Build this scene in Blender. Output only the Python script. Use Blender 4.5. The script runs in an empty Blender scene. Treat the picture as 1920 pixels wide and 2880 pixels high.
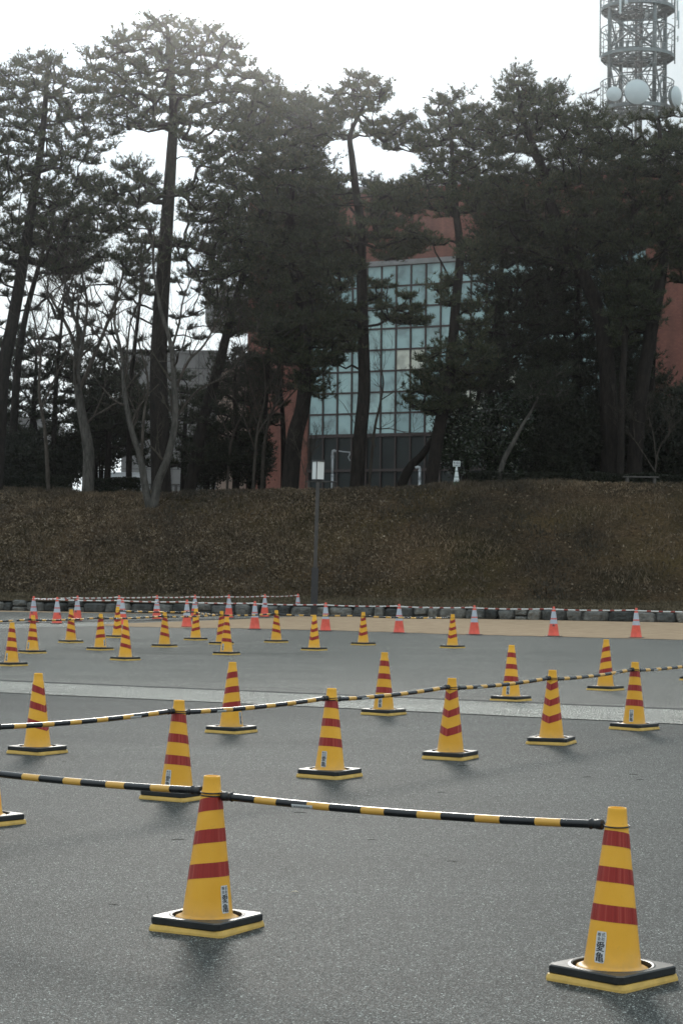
import bpy, math, random
import numpy as np
from mathutils import Vector, Matrix, noise as mnoise
rnd = random.Random(7)
rng = np.random.default_rng(11)
sc = bpy.context.scene
C = sc.collection
R = math.radians
F = 5880.0          # focal length in pixels of the 1920 px wide photograph
CH = 1.72
K = 1.2245          # overview pixels -> photograph pixels

# ------------------------------------------------------------------ camera
PITCH, ROLL = math.atan(152/F), R(0.62)
CR = (Matrix.Rotation(R(90)+PITCH, 3, 'X') @ Matrix.Rotation(ROLL, 3, 'Z'))
cam_d = bpy.data.cameras.new('camera'); cam = bpy.data.objects.new('camera', cam_d); C.objects.link(cam)
cam.location = (0, 0, CH); cam.rotation_euler = CR.to_euler()
cam_d.sensor_fit = 'HORIZONTAL'; cam_d.sensor_width = 24; cam_d.lens = 24*F/1920
cam_d.clip_start = 0.1; cam_d.clip_end = 5000
cam_d.dof.use_dof = True; cam_d.dof.focus_distance = 14.5; cam_d.dof.aperture_fstop = 13
sc.camera = cam
CAMP = Vector((0, 0, CH))

def ray(x, y):
    return CR @ Vector(((x-960)/F, (1440-y)/F, -1.0))
def P(x, y, d):                       # the point at world depth d
    r = ray(x, y); return CAMP + r*(d/r.y)
def G(x, y, z=0.0):                   # the point on level z
    r = ray(x, y); return CAMP + r*((z-CH)/r.z)
def PO(x, y, d): return P(x*K, y*K, d)

# ------------------------------------------------------------------ materials
class NT:
    def __init__(s, name):
        m = bpy.data.materials.new(name); m.use_nodes = True
        s.m = m; s.t = m.node_tree; s.n = s.t.nodes; s.l = s.t.links
        s.b = s.n['Principled BSDF']; s.out = s.n['Material Output']
        s.tc = s.n.new('ShaderNodeTexCoord')
    def new(s, k, **kw):
        n = s.n.new(k)
        for a, v in kw.items(): setattr(n, a, v)
        return n
    def noise(s, scale, detail=4, rough=.55, co='Object', stretch=None):
        n = s.new('ShaderNodeTexNoise'); n.inputs['Scale'].default_value = scale
        n.inputs['Detail'].default_value = detail; n.inputs['Roughness'].default_value = rough
        src = s.tc.outputs[co]
        if stretch:
            mp = s.new('ShaderNodeMapping'); mp.inputs['Scale'].default_value = stretch
            s.l.new(src, mp.inputs[0]); src = mp.outputs[0]
        s.l.new(src, n.inputs['Vector']); return n.outputs['Fac']
    def vor(s, scale, out='Distance', co='Object'):
        n = s.new('ShaderNodeTexVoronoi'); n.inputs['Scale'].default_value = scale
        s.l.new(s.tc.outputs[co], n.inputs['Vector']); return n.outputs[out]
    def ramp(s, fac, stops, interp='LINEAR'):
        n = s.new('ShaderNodeValToRGB'); cr = n.color_ramp; cr.interpolation = interp
        while len(cr.elements) < len(stops): cr.elements.new(.5)
        for e, (p, c) in zip(cr.elements, stops):
            e.position = p
            if not hasattr(c, '__len__'): c = (c, c, c)
            e.color = (*c, 1)
        s.l.new(fac, n.inputs[0]); return n.outputs[0]
    def mix(s, fac, a, b, mode='MIX'):
        n = s.new('ShaderNodeMix', data_type='RGBA', blend_type=mode)
        for sock, v in ((n.inputs[0], fac), (n.inputs[6], a), (n.inputs[7], b)):
            if hasattr(v, 'is_linked') or hasattr(v, 'links'): s.l.new(v, sock)
            elif hasattr(v, '__len__'): sock.default_value = (*v, 1)
            else: sock.default_value = v
        return n.outputs[2]
    def math(s, op, a, b=None, c=None):
        n = s.new('ShaderNodeMath', operation=op)
        for i, v in enumerate((a, b, c)):
            if v is None: continue
            if hasattr(v, 'links'): s.l.new(v, n.inputs[i])
            else: n.inputs[i].default_value = v
        return n.outputs[0]
    def bump(s, h, strength=.3, dist=.01):
        n = s.new('ShaderNodeBump'); n.inputs['Strength'].default_value = strength
        n.inputs['Distance'].default_value = dist; s.l.new(h, n.inputs['Height'])
        s.l.new(n.outputs[0], s.b.inputs['Normal'])
    def col(s, v):
        if hasattr(v, 'links'): s.l.new(v, s.b.inputs['Base Color'])
        else: s.b.inputs['Base Color'].default_value = (*v, 1)
    def set(s, rough=None, metal=None, spec=None, **kw):
        if rough is not None:
            if hasattr(rough, 'links'): s.l.new(rough, s.b.inputs['Roughness'])
            else: s.b.inputs['Roughness'].default_value = rough
        if metal is not None: s.b.inputs['Metallic'].default_value = metal
        if spec is not None: s.b.inputs['Specular IOR Level'].default_value = spec
        return s.m

def simple(name, col, rough=.6, metal=0, var=.12, scale=8, spec=.5, bump=0, bscale=60, co='Object'):
    t = NT(name); n = t.noise(scale, 5, co=co)
    lo = tuple(c*(1-var) for c in col); hi = tuple(min(1, c*(1+var)) for c in col)
    t.col(t.ramp(n, [(.3, lo), (.7, hi)])); t.set(rough, metal, spec)
    if bump: t.bump(t.noise(bscale, 3, co=co), bump, .01)
    return t.m

M = {}
def mat_asphalt(name, base, patch, tint=(.95, 1.03, .965)):
    t = NT(name)
    v = t.vor(230, 'Color'); sep = t.new('ShaderNodeSeparateColor'); t.l.new(v, sep.inputs[0])
    v2 = t.vor(105, 'Color'); sep2 = t.new('ShaderNodeSeparateColor'); t.l.new(v2, sep2.inputs[0])
    grain = t.ramp(sep.outputs[0], [(0, base*.15), (.4, base*.6), (.75, base*1.15), (.9, base*2.5), (1, base*7)])
    g2 = t.ramp(sep2.outputs[1], [(0, .45), (.6, .95), (.88, 1.25), (1, 3.2)])
    c = t.mix(1.0, grain, g2, 'MULTIPLY')
    big = t.ramp(t.noise(.35, 6, .62), [(.3, 1-patch), (.7, 1+patch*.6)])
    c = t.mix(1.0, c, big, 'MULTIPLY')
    st = t.ramp(t.noise(.6, 5, .6, stretch=(.25, 1.6, 1)), [(.35, .86), (.55, 1.0), (.8, 1.08)])
    c = t.mix(1.0, c, st, 'MULTIPLY')
    dk = t.ramp(t.noise(.16, 5, .65, stretch=(.5, 1.3, 1)), [(.30, .72), (.42, 1.0), (.7, 1.06)])
    c = t.mix(1.0, c, dk, 'MULTIPLY')
    sp = t.ramp(t.noise(1.7, 3, .5), [(.70, 1.0), (.76, .82)])
    c = t.mix(1.0, c, sp, 'MULTIPLY')
    ve = t.new('ShaderNodeTexVoronoi', feature='DISTANCE_TO_EDGE'); ve.inputs['Scale'].default_value = .23
    nd_ = t.new('ShaderNodeTexNoise'); nd_.inputs['Scale'].default_value = 1.3; nd_.inputs['Detail'].default_value = 6; t.l.new(t.tc.outputs['Object'], nd_.inputs['Vector'])
    mv = t.new('ShaderNodeVectorMath', operation='MULTIPLY_ADD'); mv.inputs[1].default_value = (1.1, 1.1, 0); t.l.new(nd_.outputs['Color'], mv.inputs[0]); t.l.new(t.tc.outputs['Object'], mv.inputs[2]); t.l.new(mv.outputs[0], ve.inputs['Vector'])
    cr_ = t.ramp(ve.outputs['Distance'], [(0, 1.0), (.0022, .7), (.0035, 0.0)])
    cr2 = t.math('MULTIPLY', cr_, t.ramp(t.noise(.21, 2), [(.5, 0.0), (.58, .55)]))
    c = t.mix(cr2, c, (.02, .02, .02))
    c = t.mix(1.0, c, tint, 'MULTIPLY')
    t.col(c)
    t.set(t.ramp(sep.outputs[1], [(0, .6), (1, .85)]), spec=.18)
    h = t.math('MULTIPLY_ADD', sep.outputs[2], .5, t.vor(110))
    t.bump(h, .6, .004)
    return t.m
M['asphalt'] = mat_asphalt('asphalt_surface', .052, .18)
M['asphalt_far'] = mat_asphalt('lightened_far_asphalt', .126, .12, (1.03, 1.0, .88))  # separate far paving, colour lightened to offset the shade of the trees
M['asphalt_light'] = mat_asphalt('pale_asphalt_surface', .24, .12, (1.03, 1.0, .88))
M['joint'] = simple('tar_joint', (.012, .012, .012), .8)
t = NT('sand_surface')
c = t.ramp(t.noise(2.2, 6, .6), [(.3, (.34, .24, .155)), (.6, (.44, .32, .21)), (.75, (.50, .38, .25))])
c = t.mix(t.ramp(t.noise(14, 5, .7), [(.62, 0.0), (.72, .55)]), c, (.13, .095, .06))
t.col(c); t.bump(t.noise(30, 5), .6, .03); t.set(.95, spec=.1); M['sand'] = t.m
t = NT('verge_soil')
c = t.ramp(t.noise(5, 7, .7), [(.3, (.05, .04, .022)), (.5, (.105, .078, .05)), (.7, (.16, .122, .08))])
t.col(c); t.bump(t.noise(16, 6, .7), 1, .08); t.set(1, spec=.05); M['verge'] = t.m
t = NT('bank_soil')
c = t.ramp(t.noise(7, 7, .72), [(.3, (.024, .019, .012)), (.5, (.06, .045, .029)), (.68, (.11, .083, .056))])
c = t.mix(t.ramp(t.noise(.25, 3, .5), [(.42, 0.0), (.62, .6)]), c, (.040, .036, .014))
t.col(c); t.bump(t.noise(12, 6, .7), 1, .12); t.set(1, spec=.03); M['bank'] = t.m
def leafmat(name, stops, rough=.75, trans=0, spec=.3, tcol=None):
    t = NT(name); g = t.new('ShaderNodeNewGeometry')
    c = t.ramp(g.outputs['Random Per Island'], stops)
    c2 = t.mix(1.0, c, t.ramp(t.noise(1.1, 3), [(.3, .75), (.7, 1.25)]), 'MULTIPLY')
    t.col(c2); t.set(rough, spec=spec)
    if trans:
        tr = t.new('ShaderNodeBsdfTranslucent'); ms = t.new('ShaderNodeMixShader'); ms.inputs[0].default_value = trans
        tc2 = t.mix(1.0, c2, tcol or (1.5, 1.4, .8), 'MULTIPLY')
        t.l.new(tc2, tr.inputs[0]); t.l.new(t.b.outputs[0], ms.inputs[1]); t.l.new(tr.outputs[0], ms.inputs[2])
        t.l.new(ms.outputs[0], t.out.inputs[0])
    return t.m
M['fallen'] = leafmat('fallen_leaf_surface', [(0, (.045, .03, .018)), (.5, (.12, .085, .05)), (.9, (.19, .145, .10)), (1, (.25, .205, .155))])
M['dry_grass'] = leafmat('dry_grass_blade', [(0, (.045, .038, .018)), (.6, (.11, .085, .05)), (1, (.19, .15, .095))])
def patchy(m, scale, lo, hi, shift):
    t = m.node_tree; b = t.nodes['Principled BSDF']; src = b.inputs['Base Color'].links[0].from_socket
    tc = t.nodes.new('ShaderNodeTexCoord'); n = t.nodes.new('ShaderNodeTexNoise'); n.inputs['Scale'].default_value = scale; n.inputs['Detail'].default_value = 4
    t.links.new(tc.outputs['Object'], n.inputs['Vector']); r = t.nodes.new('ShaderNodeValToRGB')
    r.color_ramp.elements[0].position = .36; r.color_ramp.elements[0].color = (lo, lo, lo, 1); r.color_ramp.elements[1].position = .64; r.color_ramp.elements[1].color = (hi*shift[0], hi*shift[1], hi*shift[2], 1)
    t.links.new(n.outputs['Fac'], r.inputs[0]); x = t.nodes.new('ShaderNodeMix'); x.data_type = 'RGBA'; x.blend_type = 'MULTIPLY'; x.inputs[0].default_value = 1
    t.links.new(src, x.inputs[6]); t.links.new(r.outputs[0], x.inputs[7]); t.links.new(x.outputs[2], b.inputs['Base Color']); return m
M['bank_grass'] = leafmat('bank_grass_blade', [(0, (.034, .030, .018)), (.6, (.075, .062, .040)), (1, (.13, .108, .078))])
patchy(M['bank_grass'], .22, .6, 1.9, (1.12, .95, .85)); patchy(M['bank'] if 'bank' in M else M['bank_grass'], .3, .7, 1.5, (1.1, .97, .85)); patchy(M['fallen'], .4, .7, 1.25, (1, 1, .95))
M['needles'] = leafmat('pine_needle', [(0, (.018, .026, .014)), (.6, (.038, .050, .025)), (.93, (.065, .078, .038)), (1, (.10, .075, .045))], .5, .33)
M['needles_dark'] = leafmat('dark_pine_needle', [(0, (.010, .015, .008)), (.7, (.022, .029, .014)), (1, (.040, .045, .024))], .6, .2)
M['broadleaf'] = leafmat('glossy_leaf', [(0, (.012, .022, .010)), (.7, (.022, .036, .015)), (.965, (.03, .045, .02)), (1, (.42, .43, .38))], .16, .08, .7)  # palest few leaves are sky glints painted into the colour
M['hedge'] = leafmat('hedge_leaf', [(0, (.006, .009, .004)), (.7, (.013, .018, .008)), (1, (.028, .032, .015))], .6, .05)
def bark(name, a, b):
    t = NT(name)
    t.col(t.ramp(t.noise(9, 6, .7, stretch=(1, 1, .25)), [(.35, a), (.65, b)]))
    t.bump(t.noise(14, 5, .7, stretch=(1, 1, .3)), 1, .05); t.set(.95, spec=.1); return t.m
M['bark'] = bark('pine_bark', (.010, .009, .008), (.032, .026, .022))
M['bark_pale'] = bark('pale_bark', (.040, .038, .034), (.125, .115, .10))
M['bark_bare'] = bark('bare_twig_bark', (.04, .034, .028), (.10, .085, .07))
# cones
t = NT('yellow_plastic')
c = t.ramp(t.noise(7, 4), [(.3, (.88, .43, .028)), (.7, (.95, .49, .042))])
c = t.mix(t.ramp(t.noise(28, 6, .75), [(.60, 0.0), (.78, .5)]), c, (.36, .21, .06))
zz = t.new('ShaderNodeSeparateXYZ'); t.l.new(t.tc.outputs['Object'], zz.inputs[0])
gz_ = t.ramp(zz.outputs[2], [(.05, .6), (.10, .25), (.16, 0)]); c = t.mix(t.math('MULTIPLY', gz_, t.ramp(t.noise(16, 5), [(.3, .3), (.7, 1)])), c, (.30, .22, .12))
oi2 = t.new('ShaderNodeObjectInfo'); c = t.mix(1.0, c, t.ramp(oi2.outputs['Random'], [(0, (.9, .88, .9)), (1, (1.04, 1.04, 1.2))]), 'MULTIPLY')
t.col(c); t.set(t.ramp(t.noise(20, 4), [(.3, .34), (.7, .5)])); t.b.inputs['Specular IOR Level'].default_value = .35
M['yellow'] = t.m
M['yellow_dull'] = simple('dusty_yellow_plastic', (.66, .42, .10), .6, var=.15, scale=18)
t = NT('red_tape')
ax = t.new('ShaderNodeSeparateXYZ'); t.l.new(t.tc.outputs['Object'], ax.inputs[0])
ang = t.math('ARCTAN2', ax.outputs[0], ax.outputs[1])
cv = t.new('ShaderNodeTexNoise', noise_dimensions='1D'); cv.inputs['Scale'].default_value = 3.2; cv.inputs['Detail'].default_value = 5
t.l.new(ang, cv.inputs['W'])
t.col(t.ramp(cv.outputs['Fac'], [(.35, (.28, .018, .012)), (.55, (.36, .028, .019)), (.66, (.47, .075, .05)), (.7, (.34, .028, .019))]))  # thin pale streaks paint highlights on the tape's wrinkles
t.set(.32, spec=.32); t.bump(cv.outputs['Fac'], .4, .02); M['red_tape'] = t.m
t = NT('black_rubber')
c = t.ramp(t.noise(12, 6, .7), [(.35, (.008, .009, .009)), (.7, (.022, .023, .021))])
gn = t.new('ShaderNodeNewGeometry'); sx = t.new('ShaderNodeSeparateXYZ'); t.l.new(gn.outputs['Normal'], sx.inputs[0])
dust = t.math('MULTIPLY', t.math('GREATER_THAN', sx.outputs[2], .8), t.ramp(t.noise(16, 6, .7), [(.3, .12), (.65, .5)]))
t.col(t.mix(dust, c, (.16, .14, .11))); t.set(.42); t.bump(t.noise(90, 3), .25, .003); M['rubber'] = t.m
M['white_label'] = simple('white_label_film', (.62, .63, .62), .4, var=.04, scale=30)
M['ink'] = simple('black_ink', (.02, .022, .028), .5)
M['bar_black'] = simple('black_tube', (.010, .011, .012), .25, var=.3, scale=20)
t = NT('bar_yellow_tube')
c = t.ramp(t.noise(9, 4), [(.3, (.62, .32, .05)), (.7, (.72, .40, .075))])
c = t.mix(t.ramp(t.noise(22, 6, .8), [(.66, 0.0), (.74, .8)]), c, (.12, .055, .02))
t.col(c); t.set(.3); M['bar_yellow'] = t.m
M['cap_black'] = simple('black_plastic', (.012, .012, .013), .45)
M['bar_white'] = simple('white_tube', (.68, .67, .64), .4, var=.06, scale=14)
M['bar_red'] = simple('dark_red_tube', (.28, .035, .022), .4, var=.2)
M['cone_red'] = simple('coral_plastic', (.78, .105, .062), .45, var=.14, scale=9, bump=.1, bscale=12)
M['cone_cap'] = simple('coral_cap_plastic', (.78, .12, .075), .5, var=.08)
M['silver'] = simple('silver_reflective_band', (.46, .49, .54), .3, var=.12, scale=10)
M['pink'] = simple('faded_pink_band', (.62, .14, .12), .4)
# setting
t = NT('rough_stone')
oi = t.new('ShaderNodeNewGeometry')
base = t.ramp(oi.outputs['Random Per Island'], [(0, (.045, .048, .046)), (.5, (.11, .113, .108)), (1, (.22, .215, .195))])
c = t.mix(1.0, base, t.ramp(t.noise(5, 7, .7), [(.3, .45), (.7, 1.5)]), 'MULTIPLY')
t.col(c); t.bump(t.noise(9, 7, .7), 1, .08); t.set(.95, spec=.2); M['stone'] = t.m
t = NT('red_brick_tile')
br = t.new('ShaderNodeTexBrick'); br.inputs['Scale'].default_value = 3.0
for nm, cc in (('Color1', (.175, .062, .043)), ('Color2', (.225, .082, .056)), ('Mortar', (.10, .045, .034))): br.inputs[nm].default_value = (*cc, 1)
br.inputs['Mortar Size'].default_value = .02
mp = t.new('ShaderNodeMapping'); mp.inputs['Rotation'].default_value = (R(90), 0, 0)
t.l.new(t.tc.outputs['Object'], mp.inputs[0]); t.l.new(mp.outputs[0], br.inputs['Vector'])
t.col(t.mix(1.0, br.outputs['Color'], t.ramp(t.noise(.7, 6, .6, stretch=(1.6, 1.6, .25)), [(.3, .6), (.7, 1.25)]), 'MULTIPLY')); t.set(.8); M['brick'] = t.m
t = NT('teal_glass')
oi = t.new('ShaderNodeObjectInfo')
t.col(t.ramp(oi.outputs['Random'], [(0, (.17, .29, .29)), (.4, (.27, .42, .415)), (.92, (.35, .51, .48)), (.95, (.62, .62, .50)), (1, (.62, .62, .50))]))  # cream end of the ramp paints pale reflections into a few windows
src = t.b.inputs['Base Color'].links[0].from_socket; geo = t.new('ShaderNodeNewGeometry')
nn = t.new('ShaderNodeTexNoise'); nn.inputs['Scale'].default_value = .9; nn.inputs['Detail'].default_value = 5; t.l.new(geo.outputs['Position'], nn.inputs['Vector'])
t.col(t.mix(1.0, src, t.ramp(nn.outputs['Fac'], [(.35, .62), (.5, 1), (.7, 1.12)]), 'MULTIPLY'))  # darker patches paint reflected trees into the glass colour
t.set(.12, spec=.9); t.bump(t.noise(.6, 2), .05, .05); M['glass'] = t.m
M['glass_dark'] = simple('dark_glass', (.018, .023, .022), .4, var=.4, scale=.6, spec=.25)
M['mullion'] = simple('brown_mullion', (.05, .035, .032), .5, metal=.3)
M['concrete'] = simple('grey_concrete', (.22, .215, .21), .85, var=.15, scale=1.4)
M['beige'] = simple('beige_panel', (.34, .26, .21), .85, var=.1, scale=1.0)
M['panel_dark'] = simple('panel_joint', (.09, .09, .09), .8)
M['white_paint'] = simple('white_paint', (.62, .64, .66), .5, var=.05, scale=3)
M['tower'] = simple('galvanised_steel', (.15, .18, .18), .45, metal=.35, var=.12, scale=2)
M['dish'] = simple('dish_cover', (.50, .57, .575), .45, var=.04, scale=1)
M['tower_dark'] = simple('dark_cable', (.10, .105, .10), .6)
M['post'] = simple('dark_brown_post', (.055, .050, .046), .5, var=.2, scale=4)
M['post_base'] = simple('black_post_base', (.028, .028, .03), .55, var=.2, scale=4)
M['lamp_panel'] = simple('white_lamp_panel', (.70, .72, .70), .5, var=.03, scale=2)
M['wood'] = simple('weathered_wood', (.09, .082, .075), .85, var=.2, scale=6)
M['cone_green'] = simple('green_plastic', (.03, .12, .07), .5)
M['cone_white'] = simple('white_band', (.60, .64, .63), .45)
M['bird'] = simple('dark_feather', (.05, .045, .045), .8)
M['twig'] = simple('dark_twig', (.03, .024, .018), .9)
M['leafpale'] = simple('dry_pale_leaf', (.38, .33, .24), .8, var=.2, scale=40)

# ------------------------------------------------------------------ mesh helpers
def tag(o, label=None, cat=None, group=None, kind=None):
    if label: o['label'] = label
    if cat: o['category'] = cat
    if group: o['group'] = group
    if kind: o['kind'] = kind
    return o
def empty(name, loc, rz=0.0, **kw):
    o = bpy.data.objects.new(name, None); C.objects.link(o)
    o.location = loc; o.rotation_euler = (0, 0, rz); o.empty_display_size = .1
    return tag(o, **kw)
class MB:
    def __init__(s): s.v = []; s.f = []; s.mi = []; s.sm = []
    def add(s, vs, fs, mi=0, sm=False):
        o = len(s.v); s.v += [tuple(p) for p in vs]
        s.f += [tuple(i+o for i in f) for f in fs]; s.mi += [mi]*len(fs); s.sm += [sm]*len(fs)
    def box(s, x0, x1, y0, y1, z0, z1, mi=0, M4=None, bev=0):
        if bev:
            b = bev; prof = [(x0+b, y0), (x1-b, y0), (x1, y0+b), (x1, y1-b), (x1-b, y1), (x0+b, y1), (x0, y1-b), (x0, y0+b)]
            cx, cy = (x0+x1)/2, (y0+y1)/2
            def ins(p, k): return (cx+(p[0]-cx)*(1-k/max(1e-6, (x1-x0)/2)), cy+(p[1]-cy)*(1-k/max(1e-6, (y1-y0)/2)))
            rings = [[(*ins(p, b*.6), z0) for p in prof], [(*p, z0+b*.6) for p in prof], [(*p, z1-b*.6) for p in prof], [(*ins(p, b*.6), z1) for p in prof]]
            vs = [q for r in rings for q in r]; fs = []
            for i in range(3):
                for j in range(8): fs.append((i*8+j, i*8+(j+1) % 8, i*8+8+(j+1) % 8, i*8+8+j))
            fs += [tuple(range(7, -1, -1)), tuple(range(24, 32))]
        else:
            vs = [(x, y, z) for z in (z0, z1) for x, y in ((x0, y0), (x1, y0), (x1, y1), (x0, y1))]
            fs = [(3, 2, 1, 0), (4, 5, 6, 7), (0, 1, 5, 4), (1, 2, 6, 5), (2, 3, 7, 6), (3, 0, 4, 7)]
        if M4 is not None: vs = [M4 @ Vector(p) for p in vs]
        s.add(vs, fs, mi)
    def tube(s, pts, rad, n=8, mi=0, cap=True, sm=True):
        pts = [Vector(p) for p in pts]
        if not hasattr(rad, '__len__'): rad = [rad]*len(pts)
        vs = []; prev = None
        for i, p in enumerate(pts):
            d = (pts[min(i+1, len(pts)-1)]-pts[max(i-1, 0)])
            d = d.normalized() if d.length > 1e-9 else Vector((0, 0, 1))
            if prev is None:
                a = Vector((0, 0, 1)) if abs(d.z) < .9 else Vector((1, 0, 0)); a = (a-d*a.dot(d)).normalized()
            else:
                a = prev-d*prev.dot(d); a = a.normalized() if a.length > 1e-6 else d.orthogonal().normalized()
            prev = a; b = d.cross(a)
            for k in range(n):
                w = 2*math.pi*k/n; vs.append(p+(a*math.cos(w)+b*math.sin(w))*rad[i])
        fs = [(i*n+k, i*n+(k+1) % n, (i+1)*n+(k+1) % n, (i+1)*n+k) for i in range(len(pts)-1) for k in range(n)]
        s.add(vs, fs, mi, sm)
        if cap and n > 3:
            o = len(s.v)-len(vs); s.f += [tuple(o+k for k in range(n-1, -1, -1)), tuple(o+(len(pts)-1)*n+k for k in range(n))]
            s.mi += [mi]*2; s.sm += [False]*2
    def lathe(s, prof, n=32, mi=0, c=(0, 0), sm=True, offz=None):
        vs = []
        for r, z in prof:
            for k in range(n):
                w = 2*math.pi*k/n; vs.append((c[0]+r*math.cos(w), c[1]+r*math.sin(w), z+(offz(w) if offz else 0)))
        fs = [(i*n+k, i*n+(k+1) % n, (i+1)*n+(k+1) % n, (i+1)*n+k) for i in range(len(prof)-1) for k in range(n)]
        s.add(vs, fs, mi, sm)
    def build(s, name, mats, parent=None, **kw):
        me = bpy.data.meshes.new(name); me.from_pydata(s.v, [], s.f)
        for m in (mats if isinstance(mats, (list, tuple)) else [mats]): me.materials.append(m)
        me.polygons.foreach_set('material_index', s.mi); me.polygons.foreach_set('use_smooth', s.sm); me.update()
        o = bpy.data.objects.new(name, me); C.objects.link(o); o.parent = parent
        return tag(o, **kw)
def trimesh(name, V, Fc, mat, parent=None, k=3, smooth=False):
    V = np.asarray(V, np.float32); Fc = np.asarray(Fc, np.int32)
    me = bpy.data.meshes.new(name); n = len(Fc)
    me.vertices.add(len(V)); me.vertices.foreach_set('co', V.ravel())
    me.loops.add(n*k); me.loops.foreach_set('vertex_index', Fc.ravel())
    me.polygons.add(n); me.polygons.foreach_set('loop_start', np.arange(0, n*k, k, dtype=np.int32))
    me.polygons.foreach_set('loop_total', np.full(n, k, np.int32))
    me.materials.append(mat); me.update(calc_edges=True)
    o = bpy.data.objects.new(name, me); C.objects.link(o); o.parent = parent
    return o
def sheet(name, pts, z, mat, **kw):
    b = MB(); b.add([(p[0], p[1], z) for p in pts], [tuple(range(len(pts)))])
    return b.build(name, mat, None, **kw)

# ------------------------------------------------------------------ terrain
W0 = Vector((0, 70.4, 0)); U = Vector((.9553, -.2955, 0)); V_ = Vector((.2955, .9553, 0))
def UV(u, v, z=0): return W0+U*u+V_*v+Vector((0, 0, z))
def toUV(p): q = Vector((p[0], p[1], 0))-W0; return q.dot(U), q.dot(V_)
def sstep(t): t = max(0, min(1, t)); return t*t*(3-2*t)
def fbm(x, y, s):
    return mnoise.noise(Vector((x*s, y*s, 3.3)))+.5*mnoise.noise(Vector((x*s*2.1, y*s*2.1, 7.7)))
def Ht(u, v):
    if v < 0: return 0
    if v < 3.0: return .36+.22*(v/3)+.025*fbm(u, v, 1.2)*min(1, v*2)
    t = (v-3)/9.3
    top = 4.43+.011*max(-20,min(20,u))+.10*math.sin(u*.22+.6)+.05*math.sin(u*.6)
    e = .55+top*(t-.10*math.sin(2*math.pi*t)/(2*math.pi)) if t < 1 else .55+top
    if t > .86: e -= .16*((min(t, 1)-.86)/.14)**2*0.5
    if t > 1: e -= min(.5, (v-12.3)*.03)+.08
    return e+(.06*fbm(u, v, .45)+.05*fbm(u, v, 1.7))*min(1, (v-3)*.7)
def T(x, y):                           # where the view through a photograph pixel meets the terrain
    r = ray(x, y); r = r/r.y; lo = None
    d = 60.0
    while d < 130:
        p = CAMP+r*d; u, v = toUV(p)
        if p.z < Ht(u, v): break
        d += .1
    if d >= 130:
        d = 70.0
        while toUV(CAMP+r*d)[1] < 12.3: d += .1
        p = CAMP+r*d; p.z = Ht(*toUV(p)); return p
    p = CAMP+r*d; return p
def TO(x, y): return T(x*K, y*K)

def S(n): return dict(kind='structure')
b = MB(); L = 2500
b.add([(-L, -60, 0), (L, -60, 0), (L, L, 0), (-L, L, 0)], [(0, 1, 2, 3)])
b.build('ground', M['asphalt'], None, kind='structure')
def strip(name, top, bot, z, mat, n=60, rough=0.0, zc=0.0):
    """band between two pixel polylines laid on the lot, slightly ragged edges"""
    def samp(pl, t):
        xs = [q[0] for q in pl]; x = xs[0]+(xs[-1]-xs[0])*t
        return x, float(np.interp(x, xs, [q[1] for q in pl]))
    vs = []; 
    for i in range(n+1):
        t = i/n; a = G(*samp(top, t)); c = G(*samp(bot, t))
        for j in range(5):
            p = a.lerp(c, j/4)
            if rough and j == 4: p = p+Vector((0, rough*fbm(i*.37, 1, 1.3), 0))
            zz = z+(zc*(1-(2*j/4-1)**2) if zc else 0)
            vs.append((p.x, p.y, zz))
    fs = [(i*5+j, i*5+j+1, i*5+j+6, i*5+j+5) for i in range(n) for j in range(4)]
    fs = [tuple(reversed(f)) for f in fs]
    b = MB(); b.add(vs, fs, 0, bool(zc)); o = b.build(name, mat, None, kind='structure'); return o
strip('far_pavement', [(-2500, 1600+28), (0, 1640), (1920, 1661), (3500, 1678)], [(-2500, 1810), (0, 1916.3), (1920, 1997.5), (3500, 2064)], .004, M['asphalt_far'], 60)
strip('concrete_strip', [(-500, 1897), (0, 1917), (1920, 1998), (2500, 2022)], [(-500, 1927), (0, 1949), (960, 1993), (1920, 2039), (2500, 2067)], .008, M['asphalt_light'], 80, .03)
strip('pavement_joint', [(-500, 1895), (0, 1915), (1920, 1996), (2500, 2020)], [(-500, 1897.6), (0, 1917.6), (1920, 1998.8), (2500, 2022.8)], .012, M['joint'], 200, .02)
strip('pavement_strip', [(-500, 1767), (0, 1756.5), (330, 1749)], [(-500, 1779), (0, 1768), (330, 1761)], .008, M['asphalt_light'], 20)
strip('road_joint', [(-500, 1766), (0, 1755), (450, 1745.6), (860, 1737)], [(-500, 1767.2), (0, 1756.2), (450, 1746.8), (860, 1738)], .016, M['joint'], 40)
strip('sand_strip', [(290, 1757), (450, 1751), (650, 1744), (870, 1733), (980, 1729), (1920, 1748), (2500, 1760)],
      [(290, 1761), (450, 1766), (700, 1769), (960, 1775), (1300, 1786), (1600, 1793), (1920, 1801), (2500, 1815)], .012, M['sand'], 160, .28, .02)
strip('wall_foot_sand', [(-500, 1700), (0, 1713), (600, 1724), (900, 1730)], [(-500, 1708), (0, 1721.5), (500, 1728), (900, 1735)], .009, M['sand'], 40, .2)

def grid(name, us, vs_, mat):
    V = np.array([tuple(UV(u, v, Ht(u, v))) for v in vs_ for u in us]); nu = len(us)
    Fc = [(j*nu+i, j*nu+i+1, (j+1)*nu+i+1, (j+1)*nu+i) for j in range(len(vs_)-1) for i in range(nu-1)]
    o = trimesh(name, V, Fc, mat, None, 4); o.data.polygons.foreach_set('use_smooth', [True]*len(Fc)); o['kind'] = 'structure'; return o
grid('grass_verge', np.arange(-40, 40.1, .25), list(np.arange(.12, 3.05, .24)), M['verge'])
grid('grass_bank', np.arange(-40, 40.1, .25), list(np.arange(3.0, 16, .25)), M['bank'])
grid('park_ground', np.arange(-160, 161, 8.0), [15.5, 22, 30, 45, 60, 90, 140, 250], M['bank'])

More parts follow.
